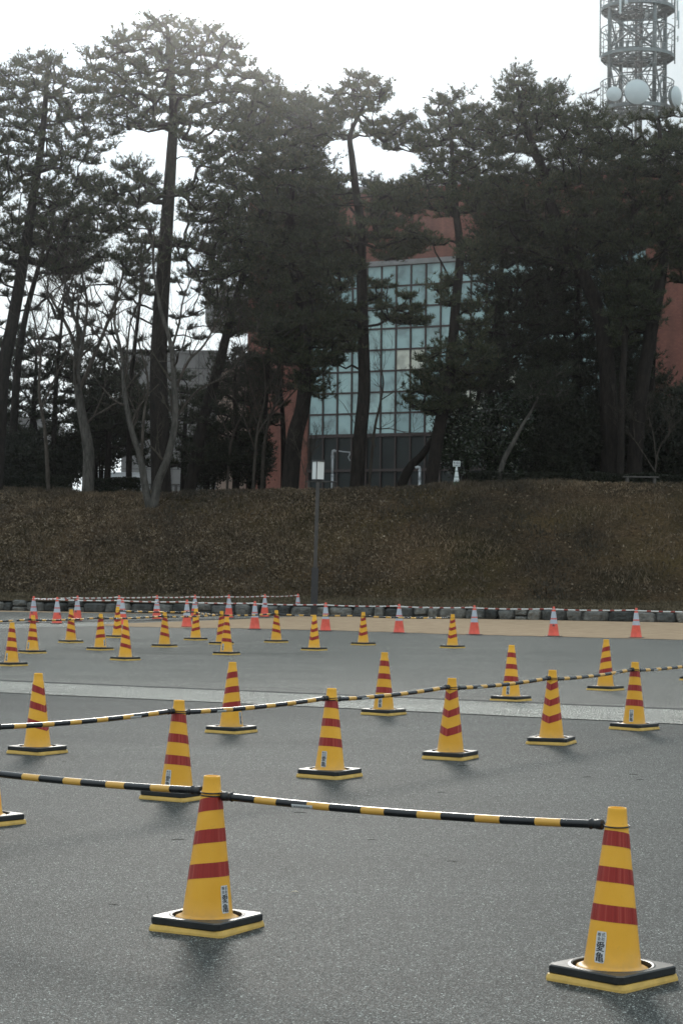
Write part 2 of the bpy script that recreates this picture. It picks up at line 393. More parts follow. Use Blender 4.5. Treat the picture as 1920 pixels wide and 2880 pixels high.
# stuff on the slopes
def blades(name, n, ur, vr, hmin, hmax, w, mat, edge=None, seed=3):
    r = np.random.default_rng(seed)
    u = r.uniform(*ur, n); v = r.uniform(*vr, n)
    if edge is not None: v[:edge] = r.normal(12.2, .35, edge)
    base = np.array([tuple(UV(a, c, Ht(a, c))) for a, c in zip(u, v)])
    h = r.uniform(hmin, hmax, n)*np.array([max(.35, 1+1.3*fbm(a_, c_, .9)) for a_, c_ in zip(u, v)]); a = r.uniform(0, 2*np.pi, n)
    side = np.stack([np.cos(a), np.sin(a), np.zeros(n)], 1)*w
    lean = np.stack([r.normal(0, .45, n), r.normal(0, .45, n), np.ones(n)], 1)*h[:, None]
    V = np.stack([base-side, base+side, base+lean], 1).reshape(-1, 3)
    o = trimesh(name, V, np.arange(3*n).reshape(-1, 3), mat); o['kind'] = 'stuff'
    tag(o, 'short dry grass growing on the slope', 'grass'); return o
blades('dry_grass', 42000, (-20, 16), (.15, 3.1), .03, .10, .014, M['dry_grass'], None, 3)
blades('bank_grass', 80000, (-21, 17), (3.0, 12.8), .05, .15, .016, M['bank_grass'], 16000, 4)
def litter(name, n, dens, smin, smax, seed):
    r = np.random.default_rng(seed); pts = []
    while len(pts) < n:
        u, v = r.uniform(-21, 17), r.uniform(3.0, 13.5)
        if r.random() < dens(u, v): pts.append((u, v))
    base = np.array([tuple(UV(a, c, Ht(a, c)+.02+.03*r.random())) for a, c in pts])
    a = r.normal(0, 1, (n, 3)); a /= np.linalg.norm(a, axis=1)[:, None]
    b2 = np.cross(a, r.normal(0, 1, (n, 3))); b2 /= np.linalg.norm(b2, axis=1)[:, None]
    s = r.uniform(smin, smax, n)[:, None]; a *= s; b2 *= s*.6
    V = np.stack([base-a, base-b2, base+a, base+b2], 1).reshape(-1, 3)
    return trimesh(name, V, np.arange(4*n).reshape(-1, 4), M['fallen'], None, 4)
def dens(u, v):
    l = sstep((2.5-u)/9); n = .5+.5*fbm(u, v, .5)
    return min(1, (.12+.88*l)*(.35+.65*n))
o = litter('leaf_litter', 44000, dens, .028, .062, 5); tag(o, 'brown fallen leaves scattered over the bank', 'leaf litter', kind='stuff')

# stone wall
b = MB(); r2 = random.Random(4)
b.box(-34, 30, .30, .42, -.05, .26, 0, Matrix(((U.x, V_.x, 0, W0.x), (U.y, V_.y, 0, W0.y), (0, 0, 1, 0), (0, 0, 0, 1))))
def stone(u, w, z0, h, skl, skr):
    n, m = 9, 7; vs = []; sd_ = r2.uniform(0, 99)
    for j in range(m):
        for i in range(n):
            x, z = i/(n-1)*2-1, j/(m-1)*2-1
            e = max(abs(x), abs(z)); prof = (1-e**4)**.5 if e < 1 else 0
            ex = (1-.10*abs(z)**3); ez = (1-.14*abs(x)**3)
            lx = u+w/2+(x*ex)*(w/2)+(skl if x < 0 else skr)*z*abs(x)*.5
            ny = mnoise.noise(Vector((lx*4, sd_, z*1.2)))*.05+mnoise.noise(Vector((lx*11, sd_, z*3)))*.02
            lz = z0+h/2+z*ez*h/2+.02*mnoise.noise(Vector((lx*5, 3, z)))
            vs.append(UV(lx, .20-.20*prof+ny*prof, lz))
    b.add(vs, [(j*n+i, j*n+i+1, (j+1)*n+i+1, (j+1)*n+i) for j in range(m-1) for i in range(n-1)], 0, False)
u = -32.0
while u < 28:
    w = r2.uniform(.34, .98); h = r2.uniform(.35, .42); sl = r2.uniform(-.12, .12)
    if w < .62 and r2.random() < .3:
        hh = r2.uniform(.14, .22); stone(u, w, -.03, hh, 0, 0); stone(u, w, hh-.04, h-hh+.03, 0, 0)
    else: stone(u, w, -.03, h, r2.uniform(-.1, .1), r2.uniform(-.1, .1))
    u += w*.965
b.build('stone_wall', M['stone'], None, label='low wall of rough grey stones along the foot of the bank', cat='stone wall')

# ------------------------------------------------------------------ traffic cones
def cone_r(z):                              # outer radius of the yellow cone
    return .1195+(z-.066)*(.0475-.1195)/(.650-.066)
def text_mesh(ch, off=0.0):
    cu = bpy.data.curves.new('t', 'FONT'); cu.body = ch; cu.size = 1; cu.offset = off; cu.resolution_u = 3
    o = bpy.data.objects.new('t', cu); C.objects.link(o)
    dg = bpy.context.evaluated_depsgraph_get(); me = bpy.data.meshes.new_from_object(o.evaluated_get(dg))
    vs = [v.co.copy() for v in me.vertices]; fs = [tuple(p.vertices) for p in me.polygons]
    C.objects.unlink(o); bpy.data.objects.remove(o); bpy.data.meshes.remove(me); bpy.data.curves.remove(cu)
    return vs, fs
def fit(vs, x0, x1, y0, y1):
    ax = min(v.x for v in vs); bx = max(v.x for v in vs); ay = min(v.y for v in vs); by = max(v.y for v in vs)
    return [((v.x-ax)/(bx-ax)*(x1-x0)+x0, (v.y-ay)/(by-ay)*(y1-y0)+y0) for v in vs]
def wrap(u, z, off):                         # sticker coordinate -> on the cone, facing -Y
    r = cone_r(z)+off; a = u/cone_r(z); return (r*math.sin(a), -r*math.cos(a), z)

def make_yellow():
    root = empty('traffic_cone', (0, 0, 0))
    b = MB()                                  # base plate: square with cut corners, flared foot
    h = .203; k = .015
    def sq(s, z, kk=k): return [(-s+kk, -s, z), (s-kk, -s, z), (s, -s+kk, z), (s, s-kk, z), (s-kk, s, z), (-s+kk, s, z), (-s, s-kk, z), (-s, -s+kk, z)]
    rings = [sq(h, 0), sq(h, .010), sq(h-.005, .027), sq(h-.012, .029)]
    vs = [q for r_ in rings for q in r_]
    fs = [(i*8+j, i*8+(j+1) % 8, i*8+8+(j+1) % 8, i*8+8+j) for i in range(3) for j in range(8)]+[tuple(range(24, 32))]
    b.add(vs, fs); plate = b.build('base_plate', M['yellow_dull'], root)
    b = MB(); n = 32; s = .1965                # rubber weight: rounded square ring with round hole
    def sqr(w, sz):
        c_, s_ = math.cos(w), math.sin(w); m = (abs(c_)**34+abs(s_)**34)**(-1/34); return (c_*m*sz, s_*m*sz)
    def ring(fn, z): return [(*fn(2*math.pi*(k2+.5)/48), z) for k2 in range(48)]
    rr = [ring(lambda w: sqr(w, s), .0305), ring(lambda w: sqr(w, s+.002), .034), ring(lambda w: sqr(w, s+.002), .060), ring(lambda w: sqr(w, s-.004), .0655),
          ring(lambda w: (.182*math.cos(w), .182*math.sin(w)), .0655), ring(lambda w: (.174*math.cos(w), .174*math.sin(w)), .068),
          ring(lambda w: (.166*math.cos(w), .166*math.sin(w)), .066), ring(lambda w: (.163*math.cos(w), .163*math.sin(w)), .031)]
    vs = [q for r_ in rr for q in r_]
    b.add(vs, [(i*48+j, i*48+(j+1) % 48, i*48+48+(j+1) % 48, i*48+48+j) for i in range(7) for j in range(48)], 0, False)
    weight = b.build('rubber_weight', M['rubber'], root)
    b = MB()
    prof = [(.155, .030), (.155, .046), (.150, .056), (.135, .062), (.124, .066), (.1195, .072)]
    prof += [(cone_r(z), z) for z in (.15, .25, .35, .45, .55, .645)]
    prof += [(.0465, .650), (.0445, .654), (.0400, .705), (.0395, .716), (.0380, .720), (.0350, .720), (.0335, .714), (.0335, .66)]
    b.lathe(prof, 48); b.lathe([(.0335, .662), (.0001, .662)], 48)
    body = b.build('cone_body', M['yellow'], root)
    for z0, z1 in ((.560, .622), (.411, .474), (.250, .318)):
        b = MB(); n = 72; vs = []
        for i in range(n+1):                  # seam at the back (+Y); the sticker side is -Y
            th = 2*math.pi*i/n; ph = min(th, 2*math.pi-th)      # angle away from the seam
            off = -.055*(1-ph/math.pi)**2*(.6+.4*(cone_r(z0)/.1)) + .006
            for z in (z1, (z0+z1)/2, z0):
                zz = z+off; r = cone_r(zz)+.0011; vs.append((r*math.sin(th), r*math.cos(th), zz))
        b.add(vs, [(i*3+j, i*3+3+j, i*3+4+j, i*3+1+j) for i in range(n) for j in range(2)], 0, True)
        b.build('stripe', M['red_tape'], body)
    b = MB(); z0, z1, hw = .086, .214, .0235; nx, nz = 8, 8; vs = []
    for j in range(nz+1):
        for i in range(nx+1):
            uu = -hw+2*hw*i/nx; zz = z0+(z1-z0)*j/nz
            if i in (0, nx) and j in (0, nz): uu *= .86
            vs.append(wrap(uu, zz, .0012))
    b.add(vs, [(j*(nx+1)+i, j*(nx+1)+i+1, (j+1)*(nx+1)+i+1, (j+1)*(nx+1)+i) for j in range(nz) for i in range(nx)], 0, True)
    for ch, x0, x1, y0, y1, bold in (('株', -.0175, -.0015, .194, .2095, 0), ('式', .0015, .0175, .194, .2095, 0), ('会', -.0175, -.0015, .176, .1915, 0), ('社', .0015, .0175, .176, .1915, 0),
                                    ('愛', -.018, .018, .133, .173, 1), ('亀', -.018, .018, .090, .130, 1)):
        tv, tf = text_mesh(ch, 0)
        q = fit(tv, x0, x1, y0, y1)
        for dx, dz, oo in (((0, 0, .0018), (.0010, 0, .0020), (-.0010, 0, .0022), (0, .0006, .0024)) if bold else ((0, 0, .0018), (.0004, 0, .002))):
            b.add([wrap(x+dx, z+dz, oo) for x, z in q], tf, 1)
    b.build('sticker', [M['white_label'], M['ink']], body)
    return root
def kids(o): return [c for c in C.objects if c.parent == o]
def copy_tree(o, parent=None):
    c = o.copy(); C.objects.link(c); c.parent = parent
    for ch in list(o.children): copy_tree(ch, c)
    return c

YC = [ # key, base x, front corner y, left x, right x, front corner x, sticker bearing, lean, label
 ('A', 1720, 2793, 1530, 1907, 1728.5, -36, 1.4, 'largest yellow cone, at the right edge, holding the right end of the nearest bar'),
 ('m', 581.7, 2638.9, 414, 745, 630.7, 50, 1.2, 'nearest yellow cone left of centre, where the two nearest striped bars meet'),
 ('p', -46, 2331, -167, 77, -34, 48, .6, 'yellow cone cut by the left edge, only its base and lower side showing'),
 ('l', 496, 2257, 387, 565, 518.4, -33, .8, 'yellow cone partly hidden behind the nearest bar, left of the large front cone'),
 ('z4a', 926.4, 2194.2, 833, 1021.4, 948, -27, .8, 'centre yellow cone with sticker in the rising barred row, left of the chevron striped ones'),
 ('z5a', 1265.7, 2140.5, 1181, 1350.6, 1299, 158, .8, 'yellow cone with chevron stripes right of centre, third in the rising line of bars'),
 ('z5b', 1549.8, 2097.7, 1474, 1626, 1581, 160, .6, 'yellow chevron striped cone in the barred row, just left of the rightmost barred cone'),
 ('z5c', 1782.6, 2056.4, 1712, 1852.4, 1790, -25, .5, 'yellow cone with a sticker near the right edge, where the last two rising bars meet'),
 ('r2', 1992, 2023, 1930, 2052, 2000, -25, .5, 'yellow cone outside the right edge, end of the rising bars'),
 ('q', -250, 2495, -350, -150, -250, -25, .5, 'yellow cone outside the left edge, end of the nearest bars'),
 ('k', 104.2, 2125.7, 18, 191.4, 126.5, -120, .1, 'yellow cone at the left edge standing behind the bar, stripes slanting down to the right'),
 ('z4b', 649.7, 2065.6, 572.9, 723, 670, 62, .5, 'unbarred yellow cone left of centre with its sticker on the right side'),
 ('z4c', 1078.2, 2014.2, 1013, 1143, 1094.9, -24, .4, 'unbarred yellow cone behind the bar, standing on the near edge of the pale strip'),
 ('z5d', 1436, 1975, 1378, 1494, 1441, -26, .4, 'unbarred yellow cone with sticker, just beyond the pale strip on the right'),
 ('z5e', 1702, 1944.9, 1651, 1755, 1709.6, 78, .6, 'farthest unbarred yellow cone at the right, sticker just visible on its right edge'),
 ('z5g', 1958, 1917, 1909, 2008, 1965, 60, .3, 'yellow cone beyond the right edge, only a corner of its base in view'),
 ('a', 31.8, 1875.5, -14, 77.6, 38.8, -40, 0, 'unbarred yellow cone at the left edge of the far lot'),
 ('f', 352, 1859.6, 307, 395, 359, -118, 0, 'unbarred yellow cone with slanting stripes, nearest in the far left cluster'),
 ('z4d', 636.5, 1843.9, 597.6, 674.8, 649.5, -37, 0, 'unbarred yellow cone with sticker overlapping another yellow cone, left of the lamp'),
 ('z4g', 883, 1831.5, 845.6, 920, 890.6, 155, 0, 'unbarred yellow cone right below the lamp post, stripes bent into chevrons'),
 ('c', 199, 1809.8, 162, 234, 200, -105, -.2, 'unbarred yellow cone between the two leftmost barred cones, behind their bar'),
 ('b', 91, 1839.6, 48, 129, 87.8, -38, .3, 'yellow cone with sticker where the far left bars meet, first barred cone from the left'),
 ('d', 281.5, 1830.6, 241.6, 320.4, 285.7, 57, .2, 'second barred yellow cone from the left, sticker on its right side'),
 ('g', 462, 1822, 425.3, 500, 469, -106, 0, 'third barred yellow cone from the left with slanting stripes'),
 ('e', 329.8, 1795.5, 297.6, 364, 334, 170, 0, 'yellow cone overlapping a red cone, left end of the farther yellow and black bars'),
 ('h', 550, 1802.4, 515, 583, 553, 138, 0, 'yellow cone in front of a red cone with bars crossing behind its neck, chevron stripes'),
 ('i', 622, 1814.5, 587.5, 658.7, 626, 132, 0, 'yellow cone where two lines of bars join, half hidden by the cone with sticker'),
 ('z4f', 776.5, 1809, 741.8, 810.7, 780, -110, -.3, 'barred yellow cone left of the lamp post with stripes slanting down to the right'),
 ('z4h', 1021, 1816.3, 987, 1055, 1023.7, 155, -.4, 'barred yellow cone right of the lamp post, standing between two red cones'),
 ('z5f', 1271.7, 1824.6, 1236.7, 1306.5, 1276, 150, 0, 'yellow cone at the right end of the far yellow and black bars'),
]
proto = make_yellow(); CN = {}
for n, (key, xb, yf, xl, xr, xf, st, lean, label) in enumerate(YC):
    o = proto if n == 0 else copy_tree(proto)
    psi = math.atan2(xf-xb, (xr-xl)/2)
    psi = max(-R(44), min(R(44), psi))
    fr = G(xf, yf); a = .262
    pos = Vector((0, fr.y+a*math.cos(psi), 0)); pos.x = (G(xb, yf).x/fr.y)*pos.y
    o.location = pos
    tag(o, label, 'traffic cone', 'yellow traffic cones standing on the lot')
    yaw = psi+R(45)                          # corner of the square towards -Y when psi is 0
    for ch in o.children:
        nm = ch.name.split('.')[0]
        if nm == 'base_plate': ch.rotation_euler = (0, 0, yaw)
        elif nm == 'rubber_weight': ch.rotation_euler = (0, 0, yaw+R(rnd.uniform(-4, 4)))
        elif nm == 'cone_body':
            ch.rotation_mode = 'ZYX'; ch.rotation_euler = (R(rnd.uniform(-.3, .3)), R(lean), R(st))
    CN[key] = (pos, math.tan(R(lean)))

def make_red(mark):
    root = empty('traffic_cone', (0, 0, 0)); H = .755
    def cr(z): return .030+(.142-.030)*(H-z)/(H-.03)
    b = MB()
    vs = []; rr = []
    for z, s in ((0, .188), (.006, .192), (.022, .188), (.026, .180)):
        rr += [(max(-s, min(s, s*1.25*math.cos(w))), max(-s, min(s, s*1.25*math.sin(w))), z) for w in (2*math.pi*(k+.5)/24 for k in range(24))]
    fs = [(i*24+j, i*24+(j+1) % 24, i*24+24+(j+1) % 24, i*24+24+j) for i in range(3) for j in range(24)]+[tuple(range(72, 96))]
    b.add(rr, fs); b.build('base_plate', M['rubber'], root)
    b = MB(); b.lathe([(.150, .027), (.150, .036), (cr(.05), .048)]+[(cr(z), z) for z in (.2, .4, .6, .70)]+[(cr(.71)-.003, .705), (.026, H-.006), (.022, H), (.0001, H)], 28)
    body = b.build('cone_body', M['cone_red'], root)
    for z0, z1 in ((.47, .635), (.326, .434)):
        b = MB(); b.lathe([(cr(z)+.0015, z) for z in (z0, (z0+z1)/2, z1)], 28); b.build('reflective_band', M['silver'], body)
    b = MB(); b.lathe([(cr(z)+.001, z) for z in (.436, .468)], 28); b.build('pink_band', M['pink'], body)
    if mark:
        b = MB()
        def w(u, z, o): a = u/cr(z); return ((cr(z)+o)*math.sin(a), -(cr(z)+o)*math.cos(a), z)
        b.add([w(-.035+.07*i/6, z, .0018) for z in (.255, .325) for i in range(7)], [(i, i+1, i+8, i+7) for i in range(6)], 0)
        for (a0, a1, c0, c1) in ((-.028, -.012, .268, .292), (-.010, .006, .275, .310), (.010, .028, .266, .288)):
            b.add([w(a0, c0, .003), w(a1, c0, .003), w(a1, c1, .003), w(a0, c1, .003)], [(0, 1, 2, 3)], 1)
        b.build('sticker', [M['pink'], M['ink']], body)
    return root
RC = [ # key, x, y bottom, mark, label
 ('n0', 160, 1755.7, 1, 'red cone second from the left, nearer line, with a small dark mark on its right'),
 ('n1', 344, 1760, 0, 'red cone right of the yellow cone that begins the farther yellow bars'),
 ('n2', 525, 1765.6, 0, 'red cone just left of a yellow cone, third in the nearer red and white line'),
 ('n3', 716, 1771.3, 0, 'red cone between two yellow cones, left of the lamp post on the sand edge'),
 ('n4', 915, 1776.4, 0, 'red cone just right of the lamp post beside the bent striped yellow cone'),
 ('n5', 1121.5, 1781.9, 0, 'red cone in the gap between the two rightmost far yellow cones'),
 ('n6', 1333, 1787, 0, 'red cone right of the last far yellow cone, third from the right'),
 ('n7', 1556, 1791.5, 1, 'red cone with a small dark sticker, second from the right'),
 ('n8', 1788, 1796, 0, 'rightmost red cone, at the right edge on the sand border'),
 ('n9', 2030, 1801, 0, 'red cone outside the right edge on the sand border'),
 ('f0', 94, 1752, 1, 'leftmost red cone, corner of the red and white bars, behind a yellow cone'),
 ('f1', 217, 1747.7, 1, 'third red cone from the left, in the farther line, with a dark mark'),
 ('f2', 334, 1745.2, 0, 'red cone mostly hidden behind the yellow cone beginning the farther bars'),
 ('f3', 440.5, 1743, 0, 'lone red cone of the farther line before the stone wall, left of the crossing bars'),
 ('f4', 547.5, 1740.8, 0, 'red cone of the farther line directly behind a yellow cone'),
 ('f5', 643, 1739, 0, 'red cone of the farther line, third from its right end, above a yellow cone'),
 ('f6', 744, 1736.5, 0, 'red cone of the farther line, second from its right end'),
 ('f7', 837, 1732.8, 0, 'red cone at the right end of the farther line, beside the lamp post'),
]
pr = {0: make_red(0), 1: make_red(1)}; used = set()
for key, x, y, mark, label in RC:
    o = pr[mark] if mark not in used else copy_tree(pr[mark]); used.add(mark)
    g = G(x, y); pos = Vector((g.x*(g.y+.19)/g.y, g.y+.19, 0)); o.location = pos
    o.rotation_euler = (0, 0, R(rnd.uniform(-14, 14)))
    tag(o, label, 'traffic cone', 'red cones with silver bands beyond the lot')
    CN[key] = (pos, 0)
    if mark: 
        for ch in o.children:
            if ch.name.startswith('cone_body'): ch.rotation_euler = (0, 0, R({'n0': 50, 'n7': -18, 'f0': -10, 'f1': -25}[key]))

# ------------------------------------------------------------------ striped bars
def make_bar(kind, name):
    """unit bar from x=0 to x=1 along X; the tube is scaled to length, end fittings are not"""
    root = empty(name, (0, 0, 0)); r = .0178 if kind == 'y' else .0165
    mats = [M['bar_black'], M['bar_yellow']] if kind == 'y' else [M['bar_white'], M['bar_red']]
    b = MB(); segs = []; x = 0.0
    if kind == 'y':
        wy, wb = .12, (1.9-6*.12)/7
    else: wy, wb = .105, (1.9-6*.105)/7
    for i in range(7):
        segs.append((x, x+wb, 0)); x += wb
        if i < 6: segs.append((x, x+wy, 1)); x += wy
    for x0, x1, mi in segs:
        pts = [((x0+(x1-x0)*k/3)/1.9, 0, -.016*(1-(2*((x0+(x1-x0)*k/3)/1.9)-1)**2)) for k in range(4)]
        b.tube(pts, r, 14, mi, cap=False)
    b.build('tube', mats, root)
    for e in (0, 1):
        b = MB(); b.lathe([(r+.0005, -.02), (r+.004, -.018), (r+.004, .008), (r+.0015, .010), (r+.0015, .030), (r+.0052, .032), (r+.0052, .038), (r-.003, .040)], 16)
        b.lathe([(.0001, -.0205), (r+.004, -.018)], 16)
        sl = b.build('end_sleeve', M['cap_black'] if kind == 'y' else M['bar_white'], root); sl['e'] = e
        b = MB(); n = 28; R0 = .0535 if kind == 'y' else .047; pts = [(R0*math.cos(2*math.pi*i/n), R0*math.sin(2*math.pi*i/n), 0) for i in range(n+1)]
        b.tube(pts, .0032 if kind == 'y' else .004, 8, cap=False)
        b.tube([(R0-.002, -.008, 0), (R0+.016, -.010, 0)], .004, 6); b.tube([(R0-.002, .008, 0), (R0+.016, .010, 0)], .004, 6)
        rg = b.build('ring', M['cap_black'] if kind == 'y' else M['bar_white'], root); rg['e'] = e
    if kind == 'y':
        b = MB(); n = 5; vs = []
        for j in range(n+1):
            a = R(-62)+R(68)*j/n
            for xx in (-.058, .058): vs.append((xx, -(r+.0006)*math.cos(a), (r+.0006)*math.sin(a)))
        b.add(vs, [(2*j, 2*j+1, 2*j+3, 2*j+2) for j in range(n)], 0, True)
        for q in range(7):
            xx = -.045+q*.013; b.add([(xx, -(r+.0014)*math.cos(a_), (r+.0014)*math.sin(a_)) for a_ in (R(-34), R(-22))]+[(xx+.009, -(r+.0014)*math.cos(a_), (r+.0014)*math.sin(a_)) for a_ in (R(-22), R(-34))], [(0, 1, 2, 3)], 1)
        b.build('label_strip', [M['white_label'], M['ink']], root)
    return root
def place_bar(o, k0, k1, kind, label, group, side=0):
    H0 = .640 if kind == 'y' else .690; dz = .0125
    (p0, t0), (p1, t1) = CN[k0], CN[k1]
    z0, z1 = H0-dz*.6, H0+dz*.6
    a = p0+Vector((t0*z0, 0, z0)); c = p1+Vector((t1*z1, 0, z1))
    if kind == 'y':
        a.z -= .006; c.z -= .004
    L = (c-a).length; d = (c-a)/L; yaw = math.atan2(d.y, d.x); pit = -math.asin(d.z)
    o.location = (a+c)/2; o.rotation_euler = (0, pit, yaw)
    tag(o, label, 'barrier bar', group)
    gap = .086 if kind == 'y' else .072; 
    for ch in o.children:
        nm = ch.name.split('.')[0]
        if nm == 'tube': ch.location = (-L/2+gap, 0, 0); ch.scale = (L-2*gap, 1, 1)
        elif nm == 'end_sleeve':
            e = ch['e']; ch.location = ((-1+2*e)*(L/2-gap+.002), 0, 0); ch.rotation_euler = (0, R(90) if e == 0 else R(-90), 0)
        elif nm == 'ring':
            e = ch['e']; ch.location = ((-1+2*e)*(L/2), 0, .0); ch.rotation_euler = (R(rnd.uniform(-3, 3)), R(rnd.uniform(-4, 4)), R(0 if e == 0 else 180))
        elif nm == 'label_strip':
            pos = .5-(.345 if side == 0 else -.345)
            ch.location = (-L/2+gap+(L-2*gap)*(.228 if side == 0 else .772), 0, -.0112)
yb = [('q', 'm', 0, 'nearest bar running out of the left edge in front of a cut cone'), ('m', 'A', 0, 'nearest black and yellow bar joining the two largest cones'),
      ('p', 'l', 1, 'bar rising across the front of the left edge cone to the half hidden cone'), ('l', 'z4a', 0, 'bar from the half hidden cone to the centre cone'),
      ('z4a', 'z5a', 0, 'bar from the centre cone to the first chevron striped cone, passing a lone cone'), ('z5a', 'z5b', 0, 'bar between the two chevron striped cones on the right'),
      ('z5b', 'z5c', 1, 'bar crossing in front of the farthest lone cone at the right'), ('z5c', 'r2', 0, 'bar running out of the right edge'),
      ('x3', 'b', 1, 'far bar running out of the left edge at the first barred cone'), ('b', 'd', 1, 'far bar joining the first and second barred cones from the left'), ('d', 'g', 0, 'far bar joining the second and third barred cones from the left'),
      ('g', 'i', 0, 'far bar from the third barred cone to the cone where two lines join'), ('e', 'h', 0, 'left bar of the farther line, passing red cones'), ('h', 'i', 0, 'second bar of the farther line, ending where two lines join'),
      ('i', 'z4f', 0, 'far bar right of the cone where two lines join'), ('z4f', 'z4h', 0, 'far bar passing in front of the foot of the lamp post'), ('z4h', 'z5f', 1, 'rightmost far black and yellow bar, ending at the last far yellow cone')]
CN['x3'] = (CN['b'][0]*2-CN['d'][0]+Vector((-.1, 0, 0)), 0)
prb = make_bar('y', 'barrier_bar')
for n, (a, c, sd, label) in enumerate(yb):
    o = prb if n == 0 else copy_tree(prb)
    place_bar(o, a, c, 'y', label, 'black and yellow bars between the cones', sd)
rb = [('n0', 'n1'), ('n1', 'n2'), ('n2', 'n3'), ('n3', 'n4'), ('n4', 'n5'), ('n5', 'n6'), ('n6', 'n7'), ('n7', 'n8'), ('n8', 'n9'), ('f0', 'n0'), ('f0', 'f1'), ('f1', 'f2'), ('f2', 'f3'), ('f3', 'f4'), ('f4', 'f5'), ('f5', 'f6'), ('f6', 'f7')]
rlab = ['first red and white bar of the nearer line, from the left', 'nearer red and white bar above the third barred yellow cone', 'nearer red and white bar above the joining yellow cones', 'red and white bar crossing the foot of the lamp post',
        'nearer red and white bar right of the lamp post', 'nearer red and white bar above the last far yellow cone', 'red and white bar ending at the stickered red cone', 'red and white bar between the two rightmost red cones', 'red and white bar running out of the right edge',
        'short red and white bar at the far left joining the two lines', 'first red and white bar of the farther line', 'second red and white bar of the farther line', 'third red and white bar of the farther line', 'fourth red and white bar of the farther line',
        'fifth red and white bar of the farther line', 'sixth red and white bar of the farther line', 'last red and white bar of the farther line, left of the lamp post']
prr = make_bar('r', 'barrier_bar')
for n, ((a, c), label) in enumerate(zip(rb, rlab)):
    o = prr if n == 0 else copy_tree(prr)
    place_bar(o, a, c, 'r', label, 'red and white bars between the red cones')

# small debris on the asphalt
def debris():
    g = G(828, 2514); b = MB()
    b.add([(-.032, -.004, .003), (-.01, -.012, .012), (.02, -.008, .010), (.034, .004, .004), (.012, .012, .014), (-.015, .009, .011)], [(0, 1, 4, 5), (1, 2, 3, 4)], 0, True)
    b.add([(-.032, -.004, .002), (-.06, -.001, .003), (-.032, 0, .003)], [(0, 1, 2)])
    o = b.build('fallen_leaf', M['leafpale'], None, label='small pale dry leaf lying on the asphalt right of the front left cone', cat='leaf'); o.location = g; o.scale = (.75, 1, 1)
    pr = None
    for x, y in ((1045, 2364), (320, 2547), (500, 2364), (1300, 2155), (1800, 2195), (1780, 2180), (181, 2144), (1650, 2187), (1590, 2072), (843, 2288), (1240, 2230), (1270, 2425)):
        if pr is None:
            b = MB(); b.tube([(-.04, 0, .003), (-.01, .006, .006), (.02, -.002, .005), (.045, .005, .003)], [.0016, .002, .002, .001], 5)
            b.tube([(-.01, .006, .006), (.006, .02, .006)], [.0014, .0008], 4); o = pr = b.build('twig', M['twig'])
        else: o = pr.copy(); C.objects.link(o)
        o.location = G(x, y); o.rotation_euler = (0, 0, rnd.uniform(-.5, .5)); s = rnd.uniform(.6, 1.1); o.scale = (s, s, s)
        tag(o, 'tiny dark twig lying loose on the asphalt', 'twig', 'twigs lying on the asphalt')
debris()

# ------------------------------------------------------------------ lamp post
g = G(882, 1735.5); o = empty('street_lamp', g, label='dark lamp post with a white box lantern at the foot of the bank', cat='street lamp')
o.rotation_euler = (0, R(1.1), R(0))
b = MB(); b.box(-.115, .115, -.115, .115, 0, 1.62, bev=.012); b.box(-.10, .10, -.10, .10, 1.62, 1.66, bev=.01); b.box(-.16, .16, -.16, .16, 0, .02); b.build('post_base', M['post_base'], o)
b = MB(); b.box(-.062, .062, -.062, .062, 1.66, 4.55, bev=.008); b.build('post', M['post'], o)
lh = empty('lantern', (0, 0, 4.55)); lh.parent = o; lh.rotation_euler = (0, 0, R(32))
b = MB(); b.box(-.10, .10, -.10, .10, 0, .05, bev=.01); b.box(-.165, .165, -.165, .165, .05, .075, bev=.006); b.box(-.175, .175, -.175, .175, .665, .72, bev=.012)
for sx in (-1, 1):
    for sy in (-1, 1): b.box(sx*.150-.012, sx*.150+.012, sy*.150-.012, sy*.150+.012, .075, .665)
b.build('lantern_frame', M['post_base'], lh)
b = MB(); b.box(-.137, .137, -.150, -.142, .077, .663); b.box(-.137, .137, .142, .150, .077, .663); b.box(-.150, -.142, -.137, .137, .077, .663); b.box(.142, .150, -.137, .137, .077, .663)
b.build('lantern_panel', M['lamp_panel'], lh)

# ------------------------------------------------------------------ crest furniture
def bench(x0, x1, y, d, label):
    a = P(x0, y, d); c = P(x1, y, d); gz = Ht(*toUV((a+c)/2)); L = (c-a).length
    o = empty('park_bench', ((a.x+c.x)/2, d, gz), label=label, cat='bench', group='plain benches on the crest')
    h = max(.35, (a.z+c.z)/2-gz)
    b = MB(); b.box(-L/2, L/2, -.20, -.04, h-.05, h, bev=.008); b.box(-L/2, L/2, -.02, .16, h-.05, h, bev=.008); b.build('seat', M['wood'], o)
    for s in (-1, 1):
        b = MB(); b.box(s*L*.38-.05, s*L*.38+.05, -.17, .13, -.1, h-.052, bev=.01); b.build('leg', M['wood'], o)
bench(857, 949, 1353, 86.5, 'weathered bench on the crest behind the lantern')
bench(416, 506, 1361, 88.5, 'weathered bench on the crest behind the forked tree')
bench(1751, 1851, 1340, 82.5, 'weathered bench on the crest near the right edge')
